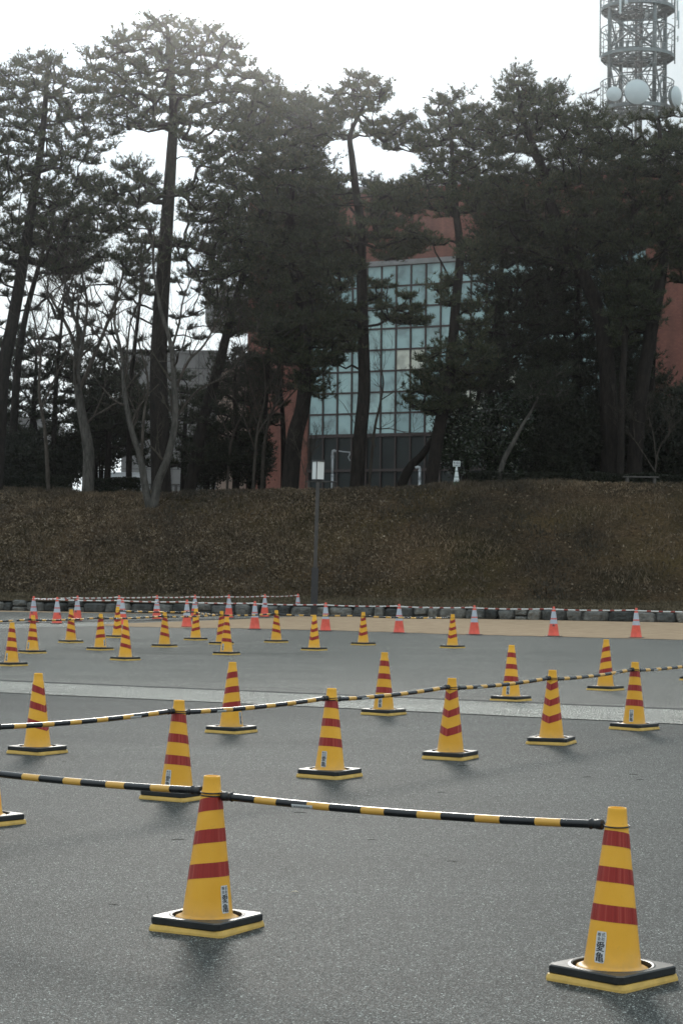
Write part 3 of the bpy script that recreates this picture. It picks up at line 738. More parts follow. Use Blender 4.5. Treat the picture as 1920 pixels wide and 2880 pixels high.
def pipe(x, yt, d, elbow, label, arm=.0):
    top = P(x, yt, d); gz = Ht(*toUV(top)); h = top.z-gz
    o = empty('vent_pipe', (top.x, top.y, gz), label=label, cat='pipe')
    b = MB(); b.tube([(0, 0, -.1), (0, 0, h*.45)], .052, 14); b.tube([(0, 0, h*.45), (0, 0, h*.50)], .060, 14); b.tube([(0, 0, h*.50), (0, 0, h*.84)], .052, 14); b.build('pipe_shaft', M['white_paint'], o)
    b = MB(); b.tube([(0, 0, h*.84), (0, 0, h*.90)], .062, 14); b.tube([(0, 0, h*.90), (0, 0, h-.06), (.03*elbow, 0, h), (.12*elbow, 0, h+.01), (.30*elbow, 0, h-.02)], [.05, .05, .055, .055, .05], 14)
    if arm: b.tube([(.25, 0, h), (.45, 0, h-.03), (arm, 0, h-.05)], .022, 8); b.tube([(arm, 0, h-.03), (arm, 0, h-.14), (arm-.06, 0, h-.26), (arm+.02, 0, h-.42)], .022, 8)
    b.build('pipe_head', M['white_paint'], o)
pipe(935, 1268, 87.5, .5, 'tall white pipe with a bent arm standing right of the lantern', .72)
pipe(1180, 1314, 85.5, -.6, 'short white pipe with a small hooked top on the crest, under the leaning trunk')
# notice on a green and white cone
d_ = 75.0
while toUV(P(1283, 1360, d_))[1] < 12.2: d_ += .1
g = P(1283, 1360, d_); g.z = Ht(*toUV(g)); s = F/g.y
o = empty('sign_cone', g, label='small notice board on a green and white cone at the crest', cat='sign')
H = .72
def gr(z): return .025+(.13-.025)*(H-z)/H
b = MB(); b.lathe([(.17, -.05), (.17, .02), (gr(.03), .03), (gr(.4), .4), (.025, H), (.0001, H)], 24); body = b.build('cone_body', M['cone_green'], o)
for z0, z1 in ((.10, .27), (.30, .50), (.53, .70)):
    b = MB(); b.lathe([(gr(z)+.003, z) for z in (z0, z1)], 24); b.build('white_band', M['cone_white'], body)
b = MB(); b.box(-.145, .145, -.012, .006, .70, .92, bev=.006)
bd = b.build('notice_board', M['cone_white'], o)
b = MB()
for i, ch in enumerate('立入禁止'):
    tv, tf = text_mesh(ch, .035); q = fit(tv, -.125+i*.064, -.125+i*.064+.056, .80, .895); b.add([(x, -.0145, z) for x, z in q], tf, 0)
for i in range(5): b.box(-.115+i*.048, -.115+i*.048+.036, -.0145, -.0125, .735, .765)
b.build('notice_lettering', M['ink'], bd)

# ------------------------------------------------------------------ vegetation
def inpoly(x, y, poly):
    c = False; n = len(poly); j = n-1
    for i in range(n):
        xi, yi = poly[i]; xj, yj = poly[j]
        if (yi > y) != (yj > y) and x < (xj-xi)*(y-yi)/(yj-yi)+xi: c = not c
        j = i
    return c
HOLES = [(310, 345, 27, 18), (370, 372, 14, 13), (472, 312, 30, 11), (205, 392, 44, 10), (285, 275, 20, 9), (48, 468, 26, 16), (278, 408, 16, 9), (440, 392, 18, 12),
         (520, 385, 12, 12), (755, 350, 20, 18), (690, 400, 22, 8), (650, 290, 14, 11), (430, 545, 28, 12), (450, 602, 34, 20), (95, 540, 25, 8), (250, 570, 32, 18),
         (844, 370, 30, 18), (940, 385, 38, 18), (1239, 342, 13, 16), (1199, 375, 30, 12), (1294, 310, 14, 9), (1180, 295, 10, 8), (35, 700, 30, 40), (100, 690, 34, 26), (180, 700, 40, 40), (260, 690, 50, 46),
         (340, 720, 30, 50), (440, 745, 40, 50), (110, 760, 30, 20), (290, 760, 40, 20), (40, 640, 16, 12), (110, 400, 12, 8), (150, 430, 12, 8), (380, 470, 12, 8), (300, 480, 10, 8), (500, 440, 12, 7),
         (325, 530, 12, 8), (170, 600, 20, 10), (230, 505, 16, 8), (20, 560, 14, 8), (350, 400, 12, 7), (455, 470, 14, 7), (60, 610, 14, 8), (330, 590, 16, 9),
         (920, 770, 40, 22), (900, 690, 30, 20), (1000, 620, 26, 14), (920, 860, 30, 36), (880, 940, 30, 25), (960, 800, 18, 22), (1010, 700, 14, 30), (930, 640, 20, 12), (870, 800, 16, 22), (985, 520, 26, 18), (920, 500, 16, 8)]
def hole(x, y, m=0): return any(((x-a)/(c+m))**2+((y-b_)/(d+m))**2 < 1 for a, b_, c, d in HOLES)

def make_tufts(cent, dirs, nl, Ln, w, seed):
    r = np.random.default_rng(seed); N = len(cent)
    c = np.repeat(cent, nl, 0); d = np.repeat(dirs, nl, 0)
    nd = d*.95+r.normal(0, .55, (N*nl, 3)); nd /= np.linalg.norm(nd, axis=1)[:, None]+1e-9
    sd = np.cross(nd, r.normal(0, 1, (N*nl, 3))); sd /= np.linalg.norm(sd, axis=1)[:, None]+1e-9
    ln = (Ln*r.uniform(.6, 1.15, N*nl))[:, None]; ww = w*r.uniform(.7, 1.3, N*nl)[:, None]
    c = c+r.normal(0, .012, c.shape)
    V = np.stack([c-sd*ww*.5, c+sd*ww*.5, c+nd*ln*.6+sd*ww*.6, c+nd*ln], 1)
    V = V.reshape(-1, 3); q = np.arange(0, 4*N*nl, 4)
    Fc = np.stack([q, q+1, q+2, q+3], 1)
    return V, Fc
seedc = [100]
def foliage_clump(ctr, r, flat, nt, out, dirs, tw, up=.35):
    for _ in range(nt):
        a = rnd.uniform(0, 2*math.pi); e = rnd.uniform(-.35, 1.0)
        d = Vector((math.cos(a), math.sin(a), e*flat+.12)).normalized()
        L = r*rnd.uniform(.55, 1.1); k = rnd.randint(4, 6)
        mid = ctr+d*L*.5+Vector((0, 0, -.06*L)); end = ctr+d*L+Vector((0, 0, .18*L))
        tw.append((ctr, mid, end))
        for j in range(k):
            t = .12+.88*(j+1)/k
            p = (ctr*(1-t)**2+mid*2*t*(1-t)+end*t*t)+Vector((rnd.gauss(0, .07*r), rnd.gauss(0, .07*r), rnd.gauss(0, .05*r)))
            out.append(tuple(p)); q = (d*.6+Vector((rnd.gauss(0, .3), rnd.gauss(0, .3), up+rnd.gauss(0, .2)))).normalized(); dirs.append(tuple(q))
def smooth_path(pts, n=5):
    out = []
    for i in range(len(pts)-1):
        p0 = pts[max(0, i-1)]; p1 = pts[i]; p2 = pts[i+1]; p3 = pts[min(len(pts)-1, i+2)]
        for k in range(n):
            t = k/n; out.append(.5*((2*p1)+(-p0+p2)*t+(2*p0-5*p1+4*p2-p3)*t*t+(-p0+3*p1-3*p2+p3)*t**3))
    out.append(pts[-1]); return out
def pine(label, d, trunk, r0, polys, sp=26, cr=.75, nt=9, dep=2.0, mat='needles', name='pine_tree', holes=True, bark_='bark', nl=9, nlen=.22, nw=.024, group='pine trees on the crest', cat='pine tree', flat=.55, layers=2, up=.6):
    tp = [PO(x, y, d+rnd.uniform(-.15, .15)*i) for i, (x, y) in enumerate(trunk)]
    gz = Ht(*toUV(tp[0])); tp[0].z = gz-.25
    root = empty(name, (tp[0].x, tp[0].y, gz), label=label, cat=cat, group=group); off = Vector(root.location)
    path = [p-off for p in smooth_path(tp, 5)]; n = len(path)
    rad = [r0*(1-.82*(i/(n-1))**1.1)*(1.22 if i == 0 else 1) for i in range(n)]
    b = MB(); b.tube(path, rad, 12); b.build('trunk', M[bark_], root)
    cl = []
    for lay in range(layers):
        pts = []; 
        for poly in polys:
            xs = [q[0] for q in poly]; ys = [q[1] for q in poly]; A = (max(xs)-min(xs))*(max(ys)-min(ys)); fail = 0
            for _ in range(int(A/sp/sp*7)):
                x, y = rnd.uniform(min(xs), max(xs)), rnd.uniform(min(ys), max(ys))
                if not inpoly(x, y, poly): continue
                if holes and hole(x, y, 5): continue
                if any((x-a)**2+(y-c)**2 < sp*sp for a, c in pts): continue
                pts.append((x, y))
        for x, y in pts: cl.append(PO(x, y, d+rnd.uniform(-dep, dep))-off)
    if not cl: return root
    # connect every clump to the nearest wood that is nearer the trunk
    nodes = [(p, None, 0.0) for p in path[2:]]; tarr = path[2:]
    def dt(p): return min((p-q).length for q in tarr)
    cl.sort(key=dt); par = []; pos = [p for p in tarr]; dist = [0.0]*len(tarr); base = len(tarr)
    for p in cl:
        D = dt(p); best = None; bc = 1e9
        for i, q in enumerate(pos):
            if i >= base and dist[i] > D-.1: continue
            v = p-q; c = v.length*(1.35 if i < base else 1.0)+max(0, -v.z)*.5+max(0, v.z-1.6)*.6
            if c < bc: bc = c; best = i
        par.append(best); pos.append(p); dist.append(D)
    wgt = [1]*len(pos)
    for i in range(len(cl)-1, -1, -1):
        if par[i] >= base: wgt[par[i]] += wgt[base+i]
    b = MB(); tc = []; td = []; tw = []
    for i, p in enumerate(cl):
        q = pos[par[i]]; v = p-q; L = v.length
        m1 = q+v*.35+Vector((rnd.gauss(0, .05*L), rnd.gauss(0, .05*L), rnd.uniform(.0, .12)*L)); m2 = q+v*.7+Vector((rnd.gauss(0, .05*L), rnd.gauss(0, .05*L), rnd.uniform(-.05, .08)*L))
        ra = .016+.0125*math.sqrt(wgt[base+i])*1.15; ra = min(ra, r0*.5)
        b.tube([q, m1, m2, p], [ra*1.25, ra, ra*.9, ra*.7], 5, cap=False)
        foliage_clump(p, cr*rnd.uniform(.75, 1.25), flat, nt, tc, td, tw, up)
    for a, m, e in tw: b.tube([a, m, e], [.013, .009, .004], 3, cap=False)
    b.build('branches', M[bark_], root)
    seedc[0] += 1
    V, Fc = make_tufts(np.array(tc), np.array(td), nl, nlen, nw, seedc[0])
    trimesh('crown', V, Fc, M[mat], root, 4)
    return root

pine('tall pine at the left edge with a leaning trunk and dark crown', 87.5, [(-14, 1118), (-4, 1000), (6, 860), (30, 735), (60, 560), (80, 430), (95, 330), (105, 220), (110, 150)], .36,
     [[(-60, 330), (-40, 210), (10, 170), (40, 135), (60, 150), (80, 130), (120, 122), (130, 165), (190, 170), (215, 215), (205, 250), (260, 300), (250, 340), (215, 360), (240, 470), (200, 520), (230, 590), (150, 640), (90, 610), (-20, 660), (-60, 600)]], 28, .68, 9)
pine('slim pine with a thin slanting trunk second from the left', 90, [(24, 1118), (36, 900), (52, 760), (78, 650), (104, 560), (128, 480)], .20,
     [[(60, 560), (120, 440), (190, 470), (200, 560), (120, 620)], [(120, 560), (240, 540), (250, 640), (140, 650)]], 30, .7, 8)
pine('tallest pine, straight trunk rising above all others left of centre', 86, [(372, 1116), (366, 960), (364, 850), (368, 740), (377, 600), (386, 470), (394, 350), (398, 270), (394, 190), (388, 120), (384, 60)], .42,
     [[(320, 78), (325, 52), (350, 42), (372, 46), (440, 56), (460, 70), (490, 60), (500, 100), (545, 86), (570, 150), (590, 175), (620, 185), (625, 230), (600, 300), (560, 360), (530, 430), (480, 420), (440, 360), (400, 300), (350, 300), (300, 310), (260, 290), (225, 240), (200, 150), (208, 116), (240, 150), (258, 110), (252, 90), (285, 78), (310, 120)],
      [(200, 380), (360, 380), (370, 470), (290, 480), (200, 460)], [(410, 430), (520, 430), (560, 540), (520, 570), (430, 520)], [(210, 490), (350, 490), (360, 620), (300, 640), (220, 560)], [(395, 560), (540, 560), (560, 640), (430, 650)], [(270, 640), (350, 650), (340, 700), (290, 690)]], 24, .62, 8, 2.4)
pine('leaning pine rising to the right behind the forked bare tree', 91, [(428, 1116), (468, 960), (500, 850), (530, 730), (562, 620), (590, 520), (610, 420), (620, 330)], .27,
     [[(560, 230), (600, 190), (640, 190), (650, 220), (680, 220), (690, 300), (660, 420), (620, 520), (560, 620), (500, 660), (470, 560), (520, 450), (550, 340)], [(470, 650), (560, 640), (600, 720), (540, 780), (490, 720)]], 25, .7, 9)
pine('thick crowned pine in the middle with a crooked trunk left of the lantern', 86.5, [(664, 1118), (676, 1010), (694, 940), (703, 850), (702, 770), (690, 690), (672, 610), (668, 520), (672, 430), (676, 350)], .37,
     [[(600, 320), (640, 260), (660, 250), (675, 215), (705, 225), (735, 300), (740, 420), (780, 520), (800, 640), (760, 700), (700, 690), (640, 700), (590, 640), (600, 540), (580, 430)],
      [(580, 660), (640, 720), (720, 720), (800, 700), (810, 790), (740, 850), (640, 830), (590, 760)], [(690, 840), (750, 860), (740, 920), (700, 900)]], 24.5, .72, 10, 2.3)
pine('pine with a straight bare trunk right of the lantern and a windswept top', 85.5, [(818, 1114), (826, 1010), (836, 900), (834, 780), (830, 640), (828, 520), (816, 430), (808, 360), (804, 310), (826, 260), (850, 215)], .30,
     [[(750, 250), (758, 210), (790, 205), (800, 180), (815, 172), (850, 190), (885, 185), (884, 225), (870, 255), (830, 262), (780, 275)], [(700, 250), (760, 240), (800, 300), (790, 330), (740, 320), (700, 330)],
      [(840, 290), (900, 280), (935, 270), (960, 300), (950, 350), (890, 350), (850, 330)], [(720, 420), (800, 410), (800, 470), (740, 520)], [(850, 430), (940, 430), (960, 480), (890, 490), (850, 540)],
      [(700, 530), (820, 520), (820, 640), (760, 660)], [(850, 540), (960, 545), (965, 590), (880, 600)], [(845, 640), (890, 660), (960, 690), (975, 745), (950, 770), (880, 740), (850, 700)], [(740, 720), (815, 700), (820, 800), (760, 850), (745, 790)]], 23, .58, 9, 1.8, flat=.35)
pine('pine with a slim curved trunk in front of the glass wall', 85, [(985, 1112), (1008, 985), (1034, 850), (1046, 700), (1056, 580), (1046, 480), (1040, 400), (1036, 320), (1030, 260)], .27,
     [[(1000, 300), (1002, 230), (1020, 216), (1060, 222), (1075, 260), (1110, 240), (1130, 290), (1140, 400), (1110, 480), (1040, 500), (940, 510), (925, 440), (960, 400), (985, 380), (960, 330), (975, 290)],
      [(1000, 660), (1040, 640), (1040, 700), (1010, 720)], [(1060, 560), (1130, 560), (1130, 640), (1070, 630)], [(1060, 700), (1110, 710), (1100, 780), (1070, 770)],
      [(940, 880), (1000, 800), (1040, 780), (1110, 790), (1120, 860), (1080, 930), (1000, 960), (950, 950), (932, 910)], [(930, 520), (1000, 530), (1010, 580), (940, 570)]], 24, .66, 9, 1.9)
pine('tallest pine right of the glass wall with a forked crown', 87, [(1402, 1108), (1398, 960), (1392, 830), (1372, 710), (1318, 590), (1268, 480), (1250, 400), (1222, 330), (1196, 250), (1188, 200)], .40,
     [[(1130, 260), (1165, 220), (1160, 185), (1190, 168), (1215, 195), (1240, 210), (1275, 182), (1285, 230), (1300, 270), (1330, 260), (1350, 300), (1380, 250), (1400, 320), (1390, 440), (1420, 560), (1330, 620), (1230, 600), (1130, 560), (1100, 470), (1140, 380), (1120, 300)]], 23, .68, 10, 2.4)
pine('broad pine filling the right edge below the steel tower', 86, [(1450, 1106), (1468, 930), (1488, 800), (1514, 660), (1528, 540), (1524, 430), (1516, 330), (1512, 270)], .34,
     [[(1370, 350), (1400, 335), (1440, 325), (1480, 335), (1530, 320), (1560, 300), (1640, 300), (1650, 600), (1560, 620), (1500, 560), (1430, 600), (1380, 500), (1400, 400)], [(1400, 640), (1500, 600), (1500, 760), (1420, 800)], [(1550, 600), (1660, 600), (1660, 660), (1560, 650)]], 23, .68, 10, 2.4)
# darker trees filling in behind
pine('dark low pine behind the leftmost trunks', 92, [(70, 1116), (74, 1000), (80, 900), (84, 800)], .2,
     [[(-40, 800), (60, 770), (130, 800), (200, 850), (210, 960), (190, 1040), (60, 1080), (-40, 1100)], [(200, 870), (300, 880), (330, 960), (250, 1000)]], 29, .78, 10, 1.6, 'needles_dark')
pine('dark low pine between the two pale trunks', 93, [(245, 1116), (250, 1000), (246, 900), (250, 840)], .16, [[(205, 930), (300, 910), (325, 1000), (320, 1030), (210, 1030)], [(430, 960), (480, 900), (490, 1000)]], 33, .7, 9, 1.5, 'needles_dark')
pine('dark bushy pine behind the leaning trunk, left of the red brick', 92, [(540, 1116), (545, 1000), (538, 900), (546, 820)], .18,
     [[(440, 1000), (480, 900), (540, 800), (620, 840), (640, 900), (600, 960), (610, 1090), (450, 1090)]], 27, .76, 10, 1.6, 'needles_dark')
pine('dark dense pine right of the slim curved trunk', 90, [(1130, 1108), (1128, 950), (1140, 800), (1150, 650), (1152, 540)], .26,
     [[(1100, 480), (1240, 480), (1300, 600), (1290, 800), (1240, 960), (1120, 980), (1100, 900), (1130, 760), (1090, 640)]], 24, .8, 11, 2, 'needles_dark')
pine('dark dense pine in the deepest shade at the right', 91, [(1330, 1106), (1326, 950), (1322, 800), (1330, 640)], .28,
     [[(1230, 560), (1420, 520), (1450, 700), (1460, 980), (1380, 1010), (1230, 980), (1220, 760)]], 24, .82, 11, 2, 'needles_dark')
pine('dark drooping pine at the right edge beside the red brick wall', 90, [(1500, 1106), (1494, 980), (1498, 860), (1506, 760)], .24,
     [[(1420, 620), (1480, 600), (1500, 700), (1490, 860), (1570, 900), (1650, 930), (1650, 1080), (1420, 1080)]], 26, .8, 10, 2, 'needles_dark')
pine('dark pine behind the middle trunks left of the lantern', 92, [(600, 1112), (606, 960), (616, 820), (622, 700)], .2,
     [[(560, 560), (680, 480), (760, 560), (760, 760), (680, 860), (600, 760)], [(845, 420), (930, 430), (925, 520), (850, 560)], [(600, 480), (720, 300), (760, 420), (720, 520)]], 27, .75, 10, 2, 'needles_dark')
pine('slender dark trunked pine behind the small notice', 88.5, [(1062, 1106), (1078, 1000), (1100, 900), (1124, 800), (1140, 700)], .14, [[(1080, 780), (1150, 700), (1180, 820), (1110, 900)]], 30, .7, 8, 1.2, 'needles_dark')
pine('short pale trunk curving right among the dark bushes', 84.5, [(1145, 1111), (1152, 1070), (1176, 1020), (1200, 975), (1222, 940), (1240, 900)], .125, [[(1210, 860), (1290, 850), (1290, 940), (1220, 930)]], 30, .7, 9, 1.0, 'needles_dark', bark_='bark_pale')
pine('low leaning trunk slanting right in front of the glass wall', 87, [(906, 1114), (936, 1082), (968, 1046), (992, 1008), (1012, 950), (1020, 900)], .22, [[(985, 880), (1060, 860), (1060, 930), (1000, 950)]], 30, .65, 8, 1.0, 'needles_dark')

pine('young pine with sparse upright shoots in front of the steel tower', 85.2, [(1424, 1106), (1428, 900), (1440, 700), (1452, 500), (1456, 380), (1450, 300)], .16,
     [[(1330, 300), (1338, 255), (1350, 240), (1362, 275), (1385, 290), (1400, 262), (1412, 290), (1440, 285), (1470, 262), (1500, 275), (1530, 258), (1570, 262), (1600, 330), (1560, 350), (1400, 350), (1350, 345)]], 24, .42, 7, 1.2, flat=1.0, up=.9, layers=1)
pine('dark pine between the pale trunks and the low pale building', 95, [(215, 1116), (222, 980), (236, 860), (250, 780)], .17,
     [[(150, 820), (210, 790), (300, 830), (330, 900), (300, 1000), (330, 1050), (160, 1060), (180, 930)]], 27, .75, 10, 1.6, 'needles_dark')
pine('dark pine behind the straight trunk of the tallest pine', 96, [(420, 1116), (424, 1000), (430, 900)], .17,
     [[(310, 920), (420, 860), (460, 920), (440, 1080), (330, 1090)]], 32, .7, 9, 1.6, 'needles_dark')
pine('thin pine with scattered dark tufts behind the forked bare tree', 92.5, [(296, 1116), (300, 900), (320, 700), (332, 560)], .15,
     [[(170, 640), (360, 620), (450, 660), (500, 700), (480, 800), (330, 830), (180, 790), (130, 700)]], 33, .42, 6, 1.6, 'needles_dark', holes=False, layers=1)
pine('thin pine with ragged lower boughs at the left edge', 91, [(120, 1116), (128, 900), (140, 760), (150, 640)], .14,
     [[(-30, 640), (200, 620), (210, 760), (60, 800), (-30, 800)]], 36, .40, 6, 1.6, 'needles_dark', holes=False, layers=1)
pine('ragged dark pine in front of the red brick corner', 94, [(652, 1112), (650, 980), (640, 860), (630, 760)], .15,
     [[(560, 760), (680, 740), (690, 860), (660, 900), (640, 990), (590, 960), (570, 880)]], 33, .6, 8, 1.4, 'needles_dark')
def bush(label, cx, cy, rx, ry, d, n, mat, cat='bush', ls=.075, name='evergreen_bush', group='evergreen bushes on the crest'):
    c = PO(cx, cy, d); g = PO(cx, cy+ry, d); gz = Ht(*toUV(c)); a = rx*K*d/F; h = ry*K*d/F
    root = empty(name, (c.x, c.y, gz), label=label, cat=cat, group=group); r = np.random.default_rng(int(cx+cy))
    zc = c.z-gz
    b = MB(); tips = []
    for i in range(16):
        w = r.uniform(0, 6.28); e = Vector((math.cos(w)*a*.6*r.random(), math.sin(w)*a*.6*r.random(), zc+h*r.uniform(-.2, .7)))
        b.tube([(e.x*.15, e.y*.15, -.2), (e.x*.5, e.y*.5, e.z*.5), tuple(e)], [.045, .03, .012], 5)
    b.build('stems', M['bark'], root)
    k = int(n/60); v = r.normal(0, 1, (k, 3)); v /= np.linalg.norm(v, axis=1)[:, None]; rad = r.uniform(.45, 1, k)[:, None]**.6
    cc = v*rad*np.array([a, a*.9, h])+np.array([0, 0, zc]); cc = cc[cc[:, 2] > .05]
    nc = len(cc)*60; p = np.repeat(cc, 60, 0)+r.normal(0, .17, (nc, 3))
    p = p[p[:, 2] > 0]; nc = len(p)
    A = r.normal(0, 1, (nc, 3)); A /= np.linalg.norm(A, axis=1)[:, None]; B = np.cross(A, r.normal(0, 1, (nc, 3))); B /= np.linalg.norm(B, axis=1)[:, None]
    s = r.uniform(.6, 1.2, nc)[:, None]*ls
    V = np.stack([p-A*s, p-B*s*.45, p+A*s, p+B*s*.45], 1).reshape(-1, 3)
    trimesh('foliage', V, np.arange(4*nc).reshape(-1, 4), M[mat], root, 4); return root
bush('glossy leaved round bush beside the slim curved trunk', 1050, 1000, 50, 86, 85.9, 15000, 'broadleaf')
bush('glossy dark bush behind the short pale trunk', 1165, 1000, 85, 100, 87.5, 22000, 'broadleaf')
bush('large black green bush right of the short pale trunk', 1280, 1010, 100, 105, 87.5, 26000, 'hedge')
bush('dark bush behind the bench at the right', 1420, 1000, 90, 110, 89, 24000, 'hedge')
bush('dark bush at the right edge of the crest', 1540, 1010, 90, 105, 88, 22000, 'hedge')
bush('low dark bush under the leftmost pine', 30, 1060, 90, 60, 90, 16000, 'hedge')
bush('low dark bush left of the smooth pale trunk', 150, 1060, 46, 50, 91.5, 9000, 'hedge')
bush('loose dark bush right of the forked bare tree', 480, 1050, 60, 70, 92.5, 9000, 'hedge')
bush('loose dark bush between the two pale trunks', 232, 1000, 62, 80, 97, 12000, 'hedge')
bush('loose dark bush before the red brick corner', 575, 1050, 50, 70, 92, 8000, 'hedge')
def hedge(x0, x1, y0, y1, d, label):
    a = PO(x0, y0, d); c = PO(x1, y0, d); L = c.x-a.x; gz = Ht(*toUV((a+c)/2)); h = a.z-gz+.03; n = int(L*2600)
    root = empty('clipped_hedge', ((a.x+c.x)/2, d, gz), label=label, cat='hedge', group='clipped hedges along the crest')
    r = np.random.default_rng(abs(int(x0))); p = np.stack([r.uniform(-L/2, L/2, n), r.uniform(-.35, .35, n), r.uniform(0, 1, n)**.6*h], 1)
    p[:, 2] += .04*np.sin(p[:, 0]*3)
    A = r.normal(0, 1, (n, 3)); A /= np.linalg.norm(A, axis=1)[:, None]; B = np.cross(A, r.normal(0, 1, (n, 3))); B /= np.linalg.norm(B, axis=1)[:, None]
    V = np.stack([p-A*.05, p-B*.03, p+A*.05, p+B*.03], 1).reshape(-1, 3)
    trimesh('foliage', V, np.arange(4*n).reshape(-1, 4), M['hedge'], root, 4)
    b = MB(); x = -L/2+.2
    while x < L/2: b.tube([(x, 0, -.1), (x+rnd.uniform(-.1, .1), 0, h*.8)], .02, 5); x += .4
    b.build('stems', M['bark'], root)
hedge(-30, 165, 1092, 1120, 88.5, 'dark clipped hedge at the left edge of the crest')
hedge(205, 322, 1098, 1118, 89.5, 'dark clipped hedge between the pale trunks')
hedge(1075, 1600, 1086, 1106, 84.6, 'long dark clipped hedge along the right of the crest')

# bare deciduous trees
def bare(label, base, d, guides, rads, mat='bark_bare', n1=5, L1=2.2, seed=1, fine=True, group='leafless trees on the crest', up=.25, name='bare_tree'):
    r = random.Random(seed)
    first = PO(*guides[0][0], d); gz = Ht(*toUV(first)); root = empty(name, (first.x, first.y, gz), label=label, cat='tree', group=group); off = Vector(root.location)
    tb = MB(); bb = MB(); allp = []
    def grow(p, dr, L, ra, lv):
        pts = [p]; n = 4; q = p; dd = dr
        for i in range(n):
            dd = (dd+Vector((r.gauss(0, .2), r.gauss(0, .2), r.gauss(up*.45, .14)))).normalized(); q = q+dd*L/n; pts.append(q)
        bb.tube(pts, [ra*(1-.7*i/n) for i in range(n+1)], 4 if lv < 2 else 3, cap=False)
        if lv >= 5 or (lv >= 4 and r.random() < .35): return
        for _ in range(r.choice((2, 3, 3)) if lv < 3 else 3):
            i = r.randint(1, n); ax = (pts[i]-pts[i-1]).normalized()
            nd = (ax+Vector((r.gauss(0, .55), r.gauss(0, .5), r.gauss(up, .4)))).normalized()
            grow(pts[i], nd, L*r.uniform(.5, .8), max(.004, ra*(1-.6*i/n)*.68), lv+1)
    for gi, (g, (ra, rb_)) in enumerate(zip(guides, rads)):
        pts = [PO(x, y, d+(.25*gi if i > 1 else 0)*(-1)**gi)-off for i, (x, y) in enumerate(g)]
        if gi == 0 or g[0] == guides[0][0]: pts[0].z = -.2
        elif gi > 0:
            near = min(allp, key=lambda q: (q-pts[0]).length); pts.insert(0, near) if (near-pts[0]).length > .12 else pts.__setitem__(0, near)
        pth = smooth_path(pts, 5); n = len(pth); allp += pth
        (tb if gi < 2 else bb).tube(pth, [ra+(rb_-ra)*i/(n-1) for i in range(n)], 10)
        for k in range(n1):
            t = r.uniform(.35, 1); i = min(n-1, int(t*(n-1))); rr = (ra+(rb_-ra)*t)*.6
            ax = (pth[i]-pth[max(0, i-1)]).normalized()
            nd = (ax*.6+Vector((r.gauss(0, .6), r.gauss(0, .5), r.uniform(0, .6)))).normalized(); grow(pth[i], nd, L1*r.uniform(.6, 1.1), max(.012, min(rr, .06)), 1)
        grow(pth[-1], (pth[-1]-pth[-3]).normalized(), L1, rb_, 1)
    tb.build('trunk', M[mat], root); bb.build('branches', M['bark_bare'], root); return root
bare('leafless tree with a smooth pale grey trunk left of the forked one', 0, TO(200, 1129).y, [[(201, 1130), (204, 1050), (196, 990), (184, 930), (176, 860), (176, 800)], [(178, 850), (190, 780), (168, 720), (150, 650), (140, 600)], [(184, 900), (215, 820), (255, 720), (280, 640), (300, 560)],
     [(176, 800), (150, 740), (120, 690), (100, 640)], [(190, 780), (200, 700), (186, 620), (180, 560)], [(150, 690), (166, 640), (175, 590)]], [(.27, .12), (.11, .03), (.10, .03), (.08, .025), (.07, .025), (.05, .02)], 'bark_pale', 6, 2.1, 5)
bare('forked leafless tree whose two pale trunks part at the ground', 0, TO(352, 1164).y, [[(345, 1165), (332, 1110), (322, 1050), (300, 980), (286, 900), (280, 820), (262, 740)], [(352, 1165), (362, 1110), (385, 1050), (402, 970), (400, 880), (392, 790), (366, 700), (352, 610)],
     [(400, 900), (432, 830), (470, 790), (505, 720), (520, 660)], [(394, 800), (412, 740), (420, 690), (440, 640)], [(330, 1060), (330, 960), (340, 880), (322, 800), (300, 740)], [(404, 960), (450, 900), (520, 860), (570, 800)], [(284, 860), (255, 800), (230, 740), (210, 680)], [(290, 820), (300, 740), (330, 660), (320, 600)]],
     [(.17, .05), (.21, .05), (.075, .02), (.07, .02), (.07, .02), (.06, .02), (.05, .02), (.05, .02)], 'bark_pale', 6, 2.0, 8)
bare('small leafless tree with arching twigs before the glass wall', 0, 86.2, [[(845, 1112), (858, 1000), (872, 930), (880, 880), (876, 850)], [(870, 985), (900, 985), (950, 1000)], [(860, 1020), (820, 980), (790, 930)]], [(.07, .02), (.035, .012), (.03, .01)], 'bark_bare', 4, 1.2, 12)
bare('small leafless tree crossing in front of the red brick corner', 0, 89, [[(600, 1112), (610, 1000), (640, 900), (650, 820), (640, 740)], [(610, 1000), (580, 900), (560, 820), (545, 760)], [(620, 960), (690, 880), (700, 830)]], [(.08, .02), (.05, .015), (.04, .012)], 'bark_bare', 5, 1.7, 14)
bare('thin leafless sapling right of the forked bare tree', 0, 90.5, [[(520, 1112), (530, 1020), (560, 940), (562, 870)], [(530, 1020), (500, 930), (480, 860)]], [(.06, .02), (.035, .012)], 'bark_bare', 5, 1.5, 17)
bare('tangle of bare twigs at the right behind the bench', 0, 85.5, [[(1500, 1106), (1510, 1040), (1540, 990)], [(1500, 1080), (1470, 1030), (1450, 1000)], [(1505, 1060), (1500, 1000), (1490, 960)]], [(.04, .012), (.03, .01), (.03, .01)], 'bark_bare', 6, 1.1, 19)
bare('bushy leafless tree with fine twigs beside the red brick corner', 0, 87.5, [[(580, 1112), (590, 1000), (610, 900), (600, 800)], [(590, 1000), (640, 920), (680, 880)], [(588, 1040), (560, 960), (530, 900)], [(610, 900), (650, 820), (690, 760)]], [(.07, .02), (.04, .012), (.04, .012), (.035, .01)], 'bark_bare', 7, 1.6, 31)
